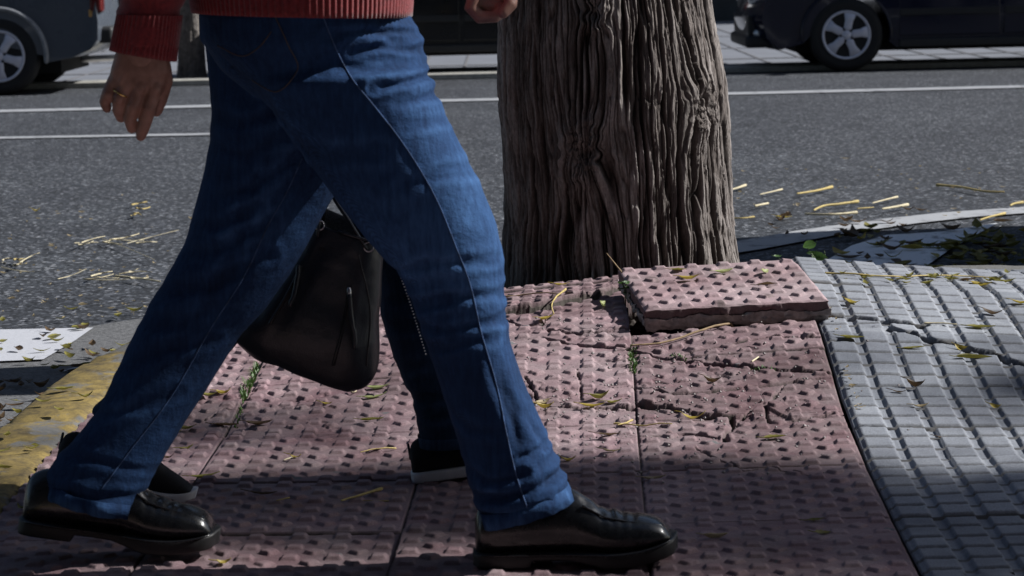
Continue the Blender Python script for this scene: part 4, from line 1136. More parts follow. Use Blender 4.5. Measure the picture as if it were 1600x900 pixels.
WN, WF = 4.46, 4.60
def build_woman():
    root = empty("person", (0, 0, 0))
    tag(root, "person in dark jeans with a studded stripe and black sneakers, walking behind the man", "person")
    P = atY; mb = MB()
    hp = (480, 20); Yc = 4.53
    mb.ell([(P(480, 100, Yc), Vector((.07, 0, 0)), Vector((0, .11, 0))), (P(480, 30, Yc), Vector((.075, 0, 0)), Vector((0, .13, 0))), (P(478, -90, Yc), Vector((.066, 0, 0)), Vector((0, .11, 0))), (P(474, -260, Yc), Vector((.068, 0, 0)), Vector((0, .12, 0))), (P(470, -340, Yc), Vector((.05, 0, 0)), Vector((0, .11, 0))), (P(470, -390, Yc), Vector((.05, 0, 0)), Vector((0, .06, 0)))])
    hd = P(486, -500, Yc)
    mb.tube([P(470, -370, Yc), hd], [.052, .046], 14); head(mb, hd + Vector((.02, 0, .03)), .94)
    mb.tube([P(475, 60, WN), P(412, 385, WN), P(195, 640, WN)], [.08, .05, .036], 14)
    mb.tube([P(505, 60, WF), P(636, 380, WF), P(704, 690, WF)], [.075, .042, .028], 14)
    mb.tube([P(475, -300, 4.42), P(470, -100, 4.34), P(500, 110, 4.33), P(512, 190, 4.34)], [.040, .034, .027, .022], 12)
    mb.tube([P(475, -300, 4.64), P(420, -100, 4.72), P(440, 110, 4.74), P(450, 190, 4.74)], [.040, .034, .027, .022], 12)
    for bx, by, Y in ((514, 205, 4.34), (452, 205, 4.74)):
        mb.ell([(P(bx - 2, by - 22, Y), Vector((.022, 0, 0)), Vector((0, .03, 0))), (P(bx, by + 10, Y), Vector((.018, 0, 0)), Vector((0, .038, 0))), (P(bx + 2, by + 30, Y), Vector((.012, 0, 0)), Vector((0, .034, 0)))], 16)
        for i in range(4):
            d = -.03 + i * .02; chain(mb, [(bx, by + 22, Y + d, 9.5), (bx + 8, by + 48, Y + d, 9), (bx - 2, by + 64, Y + d, 8.5), (bx - 14, by + 56, Y + d, 7.5)], 10)
        chain(mb, [(bx + 10, by - 5, Y - .034, 10), (bx + 18, by + 22, Y - .04, 9), (bx + 10, by + 40, Y - .035, 7.5)], 10)
    b = mb.build("body", M["skin"], root); remesh(b, .005, 3)
    mb = MB()
    fr = [((405, -10), (560, -20), .13), ((420, 80), (590, 40), .125), ((470, 190), (640, 150), .11), ((520, 300), (684, 268), .095), ((575, 390), (708, 376), .082), ((592, 440), (712, 430), .075), ((596, 495), (716, 486), .07), ((618, 567), (724, 556), .066), ((645, 625), (738, 614), .062), ((650, 655), (744, 648), .062), ((657, 694), (752, 686), .062)]
    mb.ell([sec(a, c, WF, rv) for a, c, rv in fr], 32, 2.2)
    bk = [((400, -10), (550, -20), .13), ((402, 80), (560, 90), .125), ((385, 200), (535, 235), .11), ((358, 310), (490, 352), .095), ((330, 385), (452, 425), .082), ((275, 470), (392, 510), .074), ((215, 555), (318, 600), .068), ((172, 612), (262, 665), .062), ((140, 640), (238, 700), .06)]
    mb.ell([sec(a, c, WN, rv) for a, c, rv in bk], 32, 2.2)
    mb.ell([sec((402, -40), (556, -40), Yc, .16), sec((395, 30), (566, 20), Yc, .175), sec((410, 90), (550, 90), Yc, .15)], 32, 2.2)
    j = mb.build("jeans", M["dark_denim"], root); remesh(j, .006, 6)
    wr = folds(j.data, [([(595, 470), (650, 455), (710, 460)], 4, 10, WF), ([(600, 505), (660, 500), (715, 500)], 4, 10, WF), ([(640, 620), (690, 612), (735, 600)], 5, 10, WF), ([(646, 650), (700, 640), (745, 640)], 4, 9, WF), ([(625, 570), (670, 560)], 3, 10, WF)], 14, .0016)
    set_attr(j.data, "wear", np.clip(wr + .15, 0, 1))
    bv = bvh_of(j); mb = MB()
    for off in (0,):
        for x, y in smoothpx([(622 + off, 420), (637 + off, 462), (649 + off, 500), (666 + off, 556)]):
            q = onsurf(bv, x, y, .001)
            if q: mb.lathe([(.0003, -.0018), (.0014, -.001), (.0017, 0), (.0014, .001), (.0003, .0014)], 6, 'Y', q)
    st = mb.build("studded_stripe", M["crystal"], j)
    mb = MB(); mb.ell([sec((652, 680), (754, 673), WF, .064), sec((655, 697), (757, 689), WF, .066), sec((657, 697), (755, 689), WF, .06), sec((657, 682), (752, 675), WF, .058)], 32, 2.2, caps=False)
    h = mb.build("hem", M["dark_denim"], j); set_attr(h.data, "wear", np.full(len(h.data.vertices), .5))
    mb = MB(); mb.ell([sec((385, 40), (575, 35), Yc, .185), sec((392, -60), (566, -60), Yc, .175), sec((400, -180), (560, -185), Yc, .165), sec((398, -280), (552, -285), Yc, .175), sec((420, -345), (525, -348), Yc, .15), sec((445, -385), (500, -388), Yc, .07)], 32, 2.2)
    mb.tube([P(475, -325, 4.40), P(470, -100, 4.34), P(497, 95, 4.335)], [.066, .05, .04], 18, round_caps=False)
    mb.tube([P(475, -325, 4.66), P(420, -100, 4.72), P(438, 95, 4.74)], [.066, .05, .04], 18, round_caps=False)
    jk = mb.build("jacket", M["lining"], root); remesh(jk, .009, 4)
    mb = MB(); h0 = hd + Vector((.02, 0, .03))
    mb.ell([(h0 + Vector((-.075, 0, -.2)), Vector((.04, 0, 0)), Vector((0, .07, 0))), (h0 + Vector((-.05, 0, -.08)), Vector((.07, 0, 0)), Vector((0, .085, 0))), (h0 + Vector((-.026, 0, .02)), Vector((.088, 0, 0)), Vector((0, .086, 0))), (h0 + Vector((-.016, 0, .08)), Vector((.09, 0, 0)), Vector((0, .075, 0))), (h0 + Vector((-.012, 0, .122)), Vector((.045, 0, 0)), Vector((0, .035, 0)))], 24)
    mb.build("hair", M["hair"], root)
    for sg in (-1, 1):
        mb = MB(); mb.lathe([(.001, -.006), (.009, -.004), (.012, 0), (.009, .004), (.001, .006)], 14, 'Y', hd + Vector((.092, sg * .028, .04))); mb.build("eye", M["eye"], root)
    hl = atY(647, 752, WF); te = atY(858, 722, WF)
    shoe("sneaker", root, te, hl, 0, length=(te - hl).length, leather=False)
    hl = atY(84, 736, WN); te = atY(299, 794, WN)
    shoe("sneaker", root, te, hl, 0, length=(te - hl).length, leather=False)
    return root
build_woman()

# ------------------------------------------------------------------ handbag
def build_bag():
    Y = 4.33
    root = empty("handbag", atY(470, 560, Y))
    tag(root, "black leather bucket handbag with zipped pockets swinging behind the man's knees", "handbag")
    o = root.location
    S = [((386, 545), (550, 607), .052), ((362, 522), (574, 601), .066), ((362, 496), (590, 577), .076), ((392, 470), (594, 540), .078), ((425, 435), (592, 495), .072), ((452, 402), (593, 448), .066), ((472, 366), (597, 408), .060), ((484, 340), (596, 378), .054)]
    def sc(t):
        k = np.linspace(0, 1, len(S)); g = lambda f: float(herm2(k, [f(s) for s in S])(np.array([t]))[0])
        return sec((g(lambda s: s[0][0]), g(lambda s: s[0][1])), (g(lambda s: s[1][0]), g(lambda s: s[1][1])), Y, g(lambda s: s[2]))
    mb = MB(); secs = []
    for t in np.linspace(0, 1, 44):
        c, u, v = sc(t); secs.append((c - o, u, v))
    c, u, v = secs[-1]; sc2 = [(c - (c - secs[-3][0]) * .0, u * .97, v * .94), (secs[-8][0], secs[-8][1] * .94, secs[-8][2] * .9)]
    mb.ell(secs + sc2, 56, 3.0)
    body = mb.build("bag_body", M["bag_leather"], root)
    vv = get_np(body.data); nn = normals_np(body.data)
    d = .007 * fbm(vv[:, 0] * 15, vv[:, 1] * 9, vv[:, 2] * 9, oct=3, seed=4)
    for px, a, wd in (([(505, 385), (470, 450), (430, 520)], 5, 12), ([(560, 400), (545, 470), (525, 560)], 4, 10), ([(500, 500), (520, 460), (528, 420)], 4, 14), ([(575, 430), (565, 520)], 3, 10)):
        dd = poly_dist(vv[:, 0] + o.x, vv[:, 2] + o.z, [(q.x, q.z) for q in (atY(x, y, Y) for x, y in px)]); d -= a * .001 * np.exp(-(dd / (wd * Y / FPX)) ** 2)
    set_np(body.data, vv + nn * d[:, None])
    vsh = [tuple(Vector(q) + o) for q in get_np(body.data)]
    bv = BVHTree.FromPolygons(vsh, [tuple(p.vertices) for p in body.data.polygons])
    def st(name, px, r, mt, off):
        pts = [onsurf(bv, x, y, off) for x, y in smoothpx(px)]; pts = [q - o for q in pts if q]
        m2 = MB(); m2.tube(pts, r, 8); return m2.build(name, mt, root)
    st("zip", [(545, 452), (538, 500), (520, 572)], .0032, M["zip"], .0005)
    st("zip", [(470, 418), (448, 462), (420, 508)], .0032, M["zip"], .0005)
    st("zip_pull", [(545, 452), (546, 462)], .0042, M["steel"], .004)
    st("zip_pull", [(546, 462), (549, 500), (553, 546)], .0042, M["bag_leather"], .006)
    st("zip_pull", [(468, 418), (462, 450), (455, 478)], .0042, M["bag_leather"], .006)
    m2 = MB(); g0 = atY(494, 338, Y + .035) - o                  # the stiff back panel standing above the front rim
    for q in ((0,),):
        secs2 = []
        for t in np.linspace(0, 1, 9):
            a_, b_ = atY(490 + 10 * t, 352 - 30 * t, Y + .05), atY(592 - 26 * t, 392 - 42 * t, Y + .05)
            secs2.append(((a_ + b_) / 2 - o, (b_ - a_) / 2, Vector((0, .004, 0))))
        m2.ell(secs2, 28, 5.0)
    m2.build("back_panel", M["bag_grain"], root)
    st("rim_piping", [(486, 344), (530, 362), (594, 382)], .003, M["bag_leather"], .0015)
    st("panel_seam", [(560, 398), (578, 480), (572, 575)], .0012, M["bag_leather"], .0005)
    for dy, pts in ((-.05, [(497, 366), (500, 335), (508, 300), (513, 262), (518, 300), (545, 345), (572, 388)]), (.045, [(503, 352), (506, 320), (512, 262), (522, 300), (552, 340), (585, 380)])):
        m2 = MB(); m2.tube([atY(x, y, Y + dy * (1 - .8 * max(0, min(1, (355 - y) / 90)))) - o for x, y in smoothpx(pts)], .0062, 10, flat=.55); m2.build("handle", M["bag_leather"], root)
    for x, y in ((499, 352), (576, 386)):
        m2 = MB(); c = atY(x, y, Y - .052) - o; m2.tube([c + Vector((math.cos(t) * .008, 0, math.sin(t) * .008)) for t in np.linspace(0, 6.283, 17)], .0013, 6, round_caps=False); m2.build("buckle", M["steel"], root)
build_bag()

# ------------------------------------------------------------------ cars
def make_car(label, loc, L, fo, wb, H, Wd, paint, wr=.315, rz=0.0, tall=False, name="parked_car"):
    """faces -x; origin on the ground midway between the axles; fo = front overhang"""
    root = empty(name, loc, rz); tag(root, label, "car", "cars parked along the road")
    xf, xr = -wb / 2 - fo, -wb / 2 - fo + L
    ar = wr + .055
    def arch(cx):
        return [(cx + ar * math.cos(t), wr + ar * math.sin(t)) for t in np.linspace(R(-8), R(188), 22)][::-1]
    sill = .20 if not tall else .27
    belt = .92 if not tall else 1.02
    front = [(-wb / 2 - ar * .99, .22), (xf + .22, .20), (xf + .06, .30), (xf + .0, .46), (xf + .04, .62), (xf + .16, .74), (xf + .7, belt - .06)]
    rear = [(xr - .02, belt), (xr - (.02 if tall else .05), .75), (xr, .60), (xr - .01, .44), (xr - .10, .36), (xr - .30, .30), (wb / 2 + ar * .99, .26)]
    prof = front + [(xf + 1.1, belt)] + rear + arch(wb / 2)[::-1][::-1] + [(wb / 2 - ar * .99, sill), (-wb / 2 + ar * .99, sill)] + arch(-wb / 2)
    # order arcs from rear to front (profile runs clockwise seen from the near side)
    a_r = [(wb / 2 + ar * math.cos(t), wr + ar * math.sin(t)) for t in np.linspace(R(-10), R(190), 24)]
    a_f = [(-wb / 2 + ar * math.cos(t), wr + ar * math.sin(t)) for t in np.linspace(R(-10), R(190), 24)]
    prof = front[1:] + [(xf + 1.1, belt)] + rear[:-1] + a_r + [(wb / 2 - ar - .06, sill), (-wb / 2 + ar + .06, sill)] + a_f
    bm = bmesh.new()
    ny = 9; rows = []
    for k in range(ny):
        y = -1 + 2 * k / (ny - 1); pinch = 1 - .035 * abs(y) ** 4
        row = []
        for x, z in prof:
            bul = .03 * math.sin(min(1, max(0, (z - .2) / .75)) * math.pi)      # the flank is fullest at mid height
            yy = y * (Wd / 2 - .045 + bul * abs(y))
            xx = x
            if x < xf + .5: xx = x + (.14 * abs(y) ** 3) * (1 - (x - xf) / .5)
            if x > xr - .4: xx = x - (.10 * abs(y) ** 3) * (1 - (xr - x) / .4)
            row.append(bm.verts.new((xx, yy, z)))
        rows.append(row)
    n = len(prof)
    for k in range(ny - 1):
        for j in range(n): bm.faces.new((rows[k][j], rows[k][(j + 1) % n], rows[k + 1][(j + 1) % n], rows[k + 1][j]))
    bm.faces.new(rows[0][::-1]); bm.faces.new(rows[-1])
    bmesh.ops.triangulate(bm, faces=[f for f in bm.faces if len(f.verts) > 4]); bmesh.ops.recalc_face_normals(bm, faces=bm.faces)
    me = bpy.data.meshes.new("body"); bm.to_mesh(me); bm.free()
    link("body", me, paint, root, True, bevel=.022)
    # roof and glasshouse
    g0, g1 = (xf + 1.15, xr - (.05 if tall else .35)); r0_, r1_ = g0 + .62, g1 - (.18 if tall else .55)
    mb = MB()
    def gh(z, a, b, wv): return [Vector((x, y, z)) for x, y in ((a, -wv), (a + .05, -wv - .02), (b - .05, -wv - .02), (b, -wv), (b, wv), (b - .05, wv + .02), (a + .05, wv + .02), (a, wv))]
    mb.loft([gh(belt - .02, g0, g1, Wd / 2 - .1), gh((belt + H) / 2, (g0 + r0_) / 2, (g1 + r1_) / 2, Wd / 2 - .15), gh(H - .09, r0_ - .05, r1_ + .03, Wd / 2 - .21)])
    mb.build("windows", M["glass"], root, smooth=False, bevel=.01)
    mb = MB(); mb.loft([gh(H - .10, r0_ - .08, r1_ + .06, Wd / 2 - .20), gh(H - .05, r0_ - .04, r1_ + .03, Wd / 2 - .22), gh(H, r0_ + .15, r1_ - .15, Wd / 2 - .34)])
    mb.build("roof", paint, root, bevel=.02)
    for sy in (-1, 1):
        for q in ((g0 + .02, r0_ - .05), ((g0 + g1) / 2, (r0_ + r1_) / 2), (g1 - .02, r1_ + .02)):
            mb = MB(); mb.tube([(q[0], sy * (Wd / 2 - .085), belt - .03), (q[1], sy * (Wd / 2 - .195), H - .08)], .035, 8); mb.build("pillar", paint, root)
    # doors: raised panel outline, handles, rub strip
    for sy in (-1, 1):
        yb = Wd / 2 - .012
        for x0, x1 in ((-wb / 2 + .45, .02), (.05, wb / 2 - .40)):
            d = bpy.data.objects.new("tmp", None); bpy.data.objects.remove(d)
            mb = MB(); mb.box(((x0 + x1) / 2, sy * (yb - .012), (sill + belt) / 2 + .03), ((x1 - x0) / 2, .012, (belt - sill) / 2 - .07)); dr = mb.build("door", paint, root, smooth=False, bevel=.012)
            mb = MB(); mb.tube([(x1 - .22, sy * (yb + .022), belt - .13), (x1 - .06, sy * (yb + .022), belt - .12)], .014, 8, flat=.7); mb.build("handle", paint, dr)
            mb = MB(); mb.box(((x0 + x1) / 2, sy * (yb + .006), .50), ((x1 - x0) / 2 - .01, .009, .028)); mb.build("rub_strip", M["plastic"], dr, smooth=False, bevel=.006)
        mb = MB(); mb.box((0, sy * (yb - .02), sill + .035), (wb / 2 - ar - .08, .018, .035)); mb.build("sill_trim", M["grey_trim"] if tall else M["plastic"], root, smooth=False, bevel=.012)
        mb = MB(); mb.tube([(g0 + .35, sy * (Wd / 2 - .02), belt + .06), (g0 + .36, sy * (Wd / 2 + .12), belt + .09)], [.05, .075], 12, flat=.8); mb.build("mirror", paint, root)
        # headlamp, fog lamp, indicator, tail lamp
        mb = MB(); mb.tube([(xf + .24, sy * (Wd / 2 - .12), .66), (xf + .13, sy * (Wd / 2 - .30), .64)], [.075, .085], 16); mb.build("headlight", M["lamp_glass"], root)
        mb = MB(); mb.tube([(xf + .14, sy * (Wd / 2 - .2), .34), (xf + .08, sy * (Wd / 2 - .28), .34)], .045, 12); mb.build("fog_lamp", M["lamp_glass"], root)
        mb = MB(); mb.box((xr - .115, sy * (Wd / 2 - .10), .80), (.055, .075, .14)); mb.build("tail_light", M["tail_red"], root, bevel=.03)
        mb = MB(); mb.box((xr - .14, sy * (Wd / 2 - .052), .66), (.04, .02, .035)); mb.build("indicator", M["amber"], root, bevel=.012)
        # wheel-arch lips
        for cx in (-wb / 2, wb / 2):
            mb = MB(); mb.tube([(cx + (ar + .012) * math.cos(t), sy * (Wd / 2 - .022), wr + (ar + .012) * math.sin(t)) for t in np.linspace(R(-6), R(186), 26)], .03 if tall else .014, 8, flat=.7); mb.build("arch_trim", M["grey_trim"] if tall else paint, root)
    mb = MB(); mb.box((xf + .10, 0, .40), (.06, Wd / 2 - .2, .10)); mb.build("grille", M["plastic"], root, bevel=.02)
    mb = MB(); mb.box((xf + .13, 0, .27), (.12, Wd / 2 - .14, .05)); mb.build("bumper_lip", M["plastic"], root, bevel=.03)
    mb = MB(); mb.box((xr - .07, 0, .48), (.085, Wd / 2 - .09, .07)); mb.build("bumper", M["plastic"] if tall else paint, root, bevel=.04)
    mb = MB(); mb.box((xr + .012, 0, .78), (.006, .26, .055)); mb.build("number_plate", M["white_rubber"], root, bevel=.003)
    mb = MB(); mb.box(((xf + xr) / 2, 0, .27), (L / 2 - .45, Wd / 2 - .2, .10)); mb.build("underbody", M["under"], root, smooth=False)
    mb = MB(); mb.tube([(xr - .5, .3, .24), (xr - .08, .3, .25)], .03, 10); mb.build("exhaust", M["steel"], root)
    tm = rm = hm = None
    for cx in (-wb / 2, wb / 2):
        for sy in (-1, 1):
            wl = empty("wheel", (cx, sy * (Wd / 2 - .125), wr)); wl.parent = root; wl.rotation_euler = (0, R(11) if cx < 0 else R(35), 0)
            if sy > 0: wl.rotation_euler = (0, 0, math.pi)
            if tm is None:
                a = MB(); a.lathe([(wr * .63, -.095), (wr * .80, -.112), (wr * .95, -.104), (wr * .995, -.07), (wr, 0), (wr * .995, .07), (wr * .95, .104), (wr * .8, .1), (wr * .63, .095)], 64)
                to = a.build("tyre", M["tyre"], wl); tm = to.data
                b = MB(); rr = wr * .66
                prof2 = [(rr, -.085), (rr, -.112), (rr * .97, -.116), (rr * .90, -.108), (rr * .88, -.03), (rr * .88, .08)]
                secs = []
                for r1, a1 in prof2: secs.append([Vector((r1 * math.cos(t), a1, r1 * math.sin(t))) for t in np.linspace(0, 2 * math.pi, 60, endpoint=False)])
                b.loft(secs, False)
                for q in range(5):
                    t = 2 * math.pi * q / 5 + math.pi / 2
                    dx, dz = Vector((math.cos(t), 0, math.sin(t))), Vector((-math.sin(t), 0, math.cos(t)))
                    sp = []
                    for rad_, hw, yy in ((.03, .036, -.105), (.07, .033, -.108), (rr * .6, .034, -.104), (rr * .93, .058, -.100)):
                        c = dx * rad_ + Vector((0, yy, 0)); sp.append([c - dz * hw, c - dz * hw * .75 + Vector((0, -.008, 0)), c + dz * hw * .75 + Vector((0, -.008, 0)), c + dz * hw, c + dz * hw + Vector((0, .03, 0)), c - dz * hw + Vector((0, .03, 0))])
                    b.loft(sp)
                b.lathe([(.005, -.122), (.03, -.121), (.036, -.112), (.036, -.08)], 24)
                ro = b.build("rim", M["alloy"], wl); rm = ro.data
                c_ = MB(); c_.lathe([(rr * .86, -.02), (rr * .86, .06)], 40)
                for q in range(5):
                    t = 2 * math.pi * (q + .5) / 5 + math.pi / 2; c_.lathe([(.011, -.119), (.011, -.09)], 10, 'Y', (.052 * math.cos(t), 0, .052 * math.sin(t)))
                ho = c_.build("hub", M["under"], wl); hm = ho.data
            else:
                for nm, dme in (("tyre", tm), ("rim", rm), ("hub", hm)):
                    o = bpy.data.objects.new(nm, dme); COL.objects.link(o); o.parent = wl
    return root
zc = ROADZ
def car_x(px, Y): return (px - 800) * Y / FPX
make_car("dark grey off-road car with pale wheel-arch trim across the road behind the dangling hand", (car_x(9, 21.2) - 1.32, 22.12, zc), 4.45, .88, 2.64, 1.68, 1.82, M["paint_grey"], wr=.325, tall=True)
make_car("black hatchback half hidden between the walking man and the tree trunk", (car_x(725, 22.5) , 23.35, zc + .02), 4.0, .78, 2.55, 1.46, 1.74, M["paint_black"])
make_car("navy blue car with silver five-spoke wheels facing left, right of the tree trunk", (car_x(1329, 21.9) + 1.29, 22.73, zc), 4.35, .86, 2.58, 1.45, 1.76, M["paint_navy"])
make_car("unseen dark grey off-road car added by the kerb to shade the road", (4.55, 8.75, zc), 4.45, .88, 2.64, 1.68, 1.82, M["paint_grey"], wr=.325, rz=math.pi, tall=True)  # car outside the frame, added for the shade it casts on the road

# ------------------------------------------------------------------ building across the road
def build_house():
    root = empty("building", (0, 38, ROADZ)); tag(root, "stone building with a dark plinth across the road", "building")
    mb = MB(); mb.box((0, 5, 6), (45, 4.9, 6)); mb.build("wall", M["wall_stone"], root, smooth=False)
    mb = MB(); mb.box((0, .03, .45), (45.05, .14, .45)); mb.build("plinth", M["plinth"], root, smooth=False, bevel=.01)
    mb = MB(); mb.box((0, 5, 12.1), (45.3, 5.2, .15)); mb.build("roof", M["plinth"], root, smooth=False)
    for k in range(-7, 8):
        if k % 3 == 0:
            mb = MB(); mb.box((k * 3.0, -.14, 1.25), (.7, .05, 1.25)); d = mb.build("door", M["door_dark"], root, smooth=False, bevel=.01)
            mb = MB(); mb.tube([(k * 3.0 + .5, -.22, 1.0), (k * 3.0 + .5, -.22, 1.3)], .02, 8); mb.build("handle", M["steel"], d)
        else:
            mb = MB(); mb.box((k * 3.0, .08, 2.0), (.9, .05, .85)); wd = mb.build("window", M["glass"], root, smooth=False)
            mb = MB(); mb.box((k * 3.0, .0, 1.1), (1.0, .12, .05)); mb.build("sill", M["kerb_stone"], wd, smooth=False, bevel=.01)
        for zf in (5.0, 8.2):
            mb = MB(); mb.box((k * 3.0, .08, zf), (.6, .05, .95)); mb.build("window", M["glass"], root, smooth=False)
build_house()

def build_sky_blocker():  # building added behind the camera to cut the sky fill
    root = empty("building", (0, -4.2, 0)); tag(root, "unseen dark grey building added behind the camera to block skylight", "building")
    mb = MB(); mb.box((2, -5, 8.5), (34, 4.9, 8.5)); mb.build("wall", M["sky_blocker_wall"], root, smooth=False)
    mb = MB(); mb.box((2, -.02, .5), (34.05, .14, .5)); mb.build("plinth", M["plinth"], root, smooth=False, bevel=.01)
    mb = MB(); mb.box((2, -5, 17.1), (34.3, 5.3, .15)); mb.build("roof", M["plinth"], root, smooth=False)
    for k in range(-9, 11):
        if k % 4 == 0:
            mb = MB(); mb.box((k * 3.0, .10, 1.3), (.7, .05, 1.3)); d = mb.build("door", M["door_dark"], root, smooth=False, bevel=.01)
            mb = MB(); mb.tube([(k * 3.0 + .5, .19, 1.0), (k * 3.0 + .5, .19, 1.3)], .02, 8); mb.build("handle", M["steel"], d)
        for zf in (2.2, 5.6, 8.8, 12.0, 15.0):
            if zf < 3 and k % 4 == 0: continue
            mb = MB(); mb.box((k * 3.0, -.07, zf), (.75, .05, .95)); wd = mb.build("window", M["glass"], root, smooth=False)
            mb = MB(); mb.box((k * 3.0, .0, zf - 1.0), (.85, .10, .04)); mb.build("sill", M["kerb_stone"], wd, smooth=False, bevel=.01)
build_sky_blocker()

# ------------------------------------------------------------------ small plants
def leaf_geo(L, W, curl, fold, seed, n=9, m=5):
    g = random.Random(seed); V = np.zeros((n, m, 3))
    bend = g.uniform(-.25, .25)
    for i in range(n):
        t = i / (n - 1); wv = W * math.sin(math.pi * min(1, t ** .8 * .97 + .015)) ** .9
        for j in range(m):
            s = (j / (m - 1) - .5) * 2
            x = L * (t - .5); y = s * wv / 2 + bend * L * (t - .5) ** 2; z = curl * L * (4 * (t - .5) ** 2) + fold * abs(s) * wv / 2 + g.uniform(-1, 1) * .0008
            V[i, j] = (x, y, z)
    V[..., 2] -= V[..., 2].min(); return V
def leaf_mesh(name, L, W, curl, fold, seed, stalk=.012):
    V = leaf_geo(L, W, curl, fold, seed); n, m = V.shape[:2]; mb = MB()
    idx = lambda i, j: i * m + j
    mb.add([Vector(p) for p in V.reshape(-1, 3)], [(idx(i, j), idx(i + 1, j), idx(i + 1, j + 1), idx(i, j + 1)) for i in range(n - 1) for j in range(m - 1)])
    a = Vector(V[0, m // 2]); mb.tube([a, a + Vector((-stalk * .5, .001, .001)), a + Vector((-stalk, .003, .002))], [.0009, .0008, .0007], 5)
    mid = [Vector(V[i, m // 2]) + Vector((0, 0, .0003)) for i in range(n)]; mb.tube(mid, .0005, 4, round_caps=False)
    return mb.mesh(name)
def put_leaf(px, py, Lpx, ang, kind, label, group="fallen leaves", curl=.15, fold=.5, wr=.42, tile=False, road=False, tilt=0.0, seed=None):
    if tile: p = tile_point(px, py)
    elif road: p = atZ(px, py, ROADZ + .012)
    else:
        p = ground(px, py); p.z = max(rest_z(p.x, p.y), rest_z(p.x + .012, p.y), rest_z(p.x - .012, p.y)) + .001
    seed = seed if seed is not None else int(px * 7 + py)
    L = Lpx * p.y / FPX
    me = leaf_mesh("fallen_leaf", L, L * wr, curl, fold, seed)
    o = link("fallen_leaf", me, M["leaf_" + kind])
    o.location = p; o.rotation_euler = (R(tilt), R(random.uniform(-6, 6)), R(ang))
    return tag(o, label, "leaf", group)
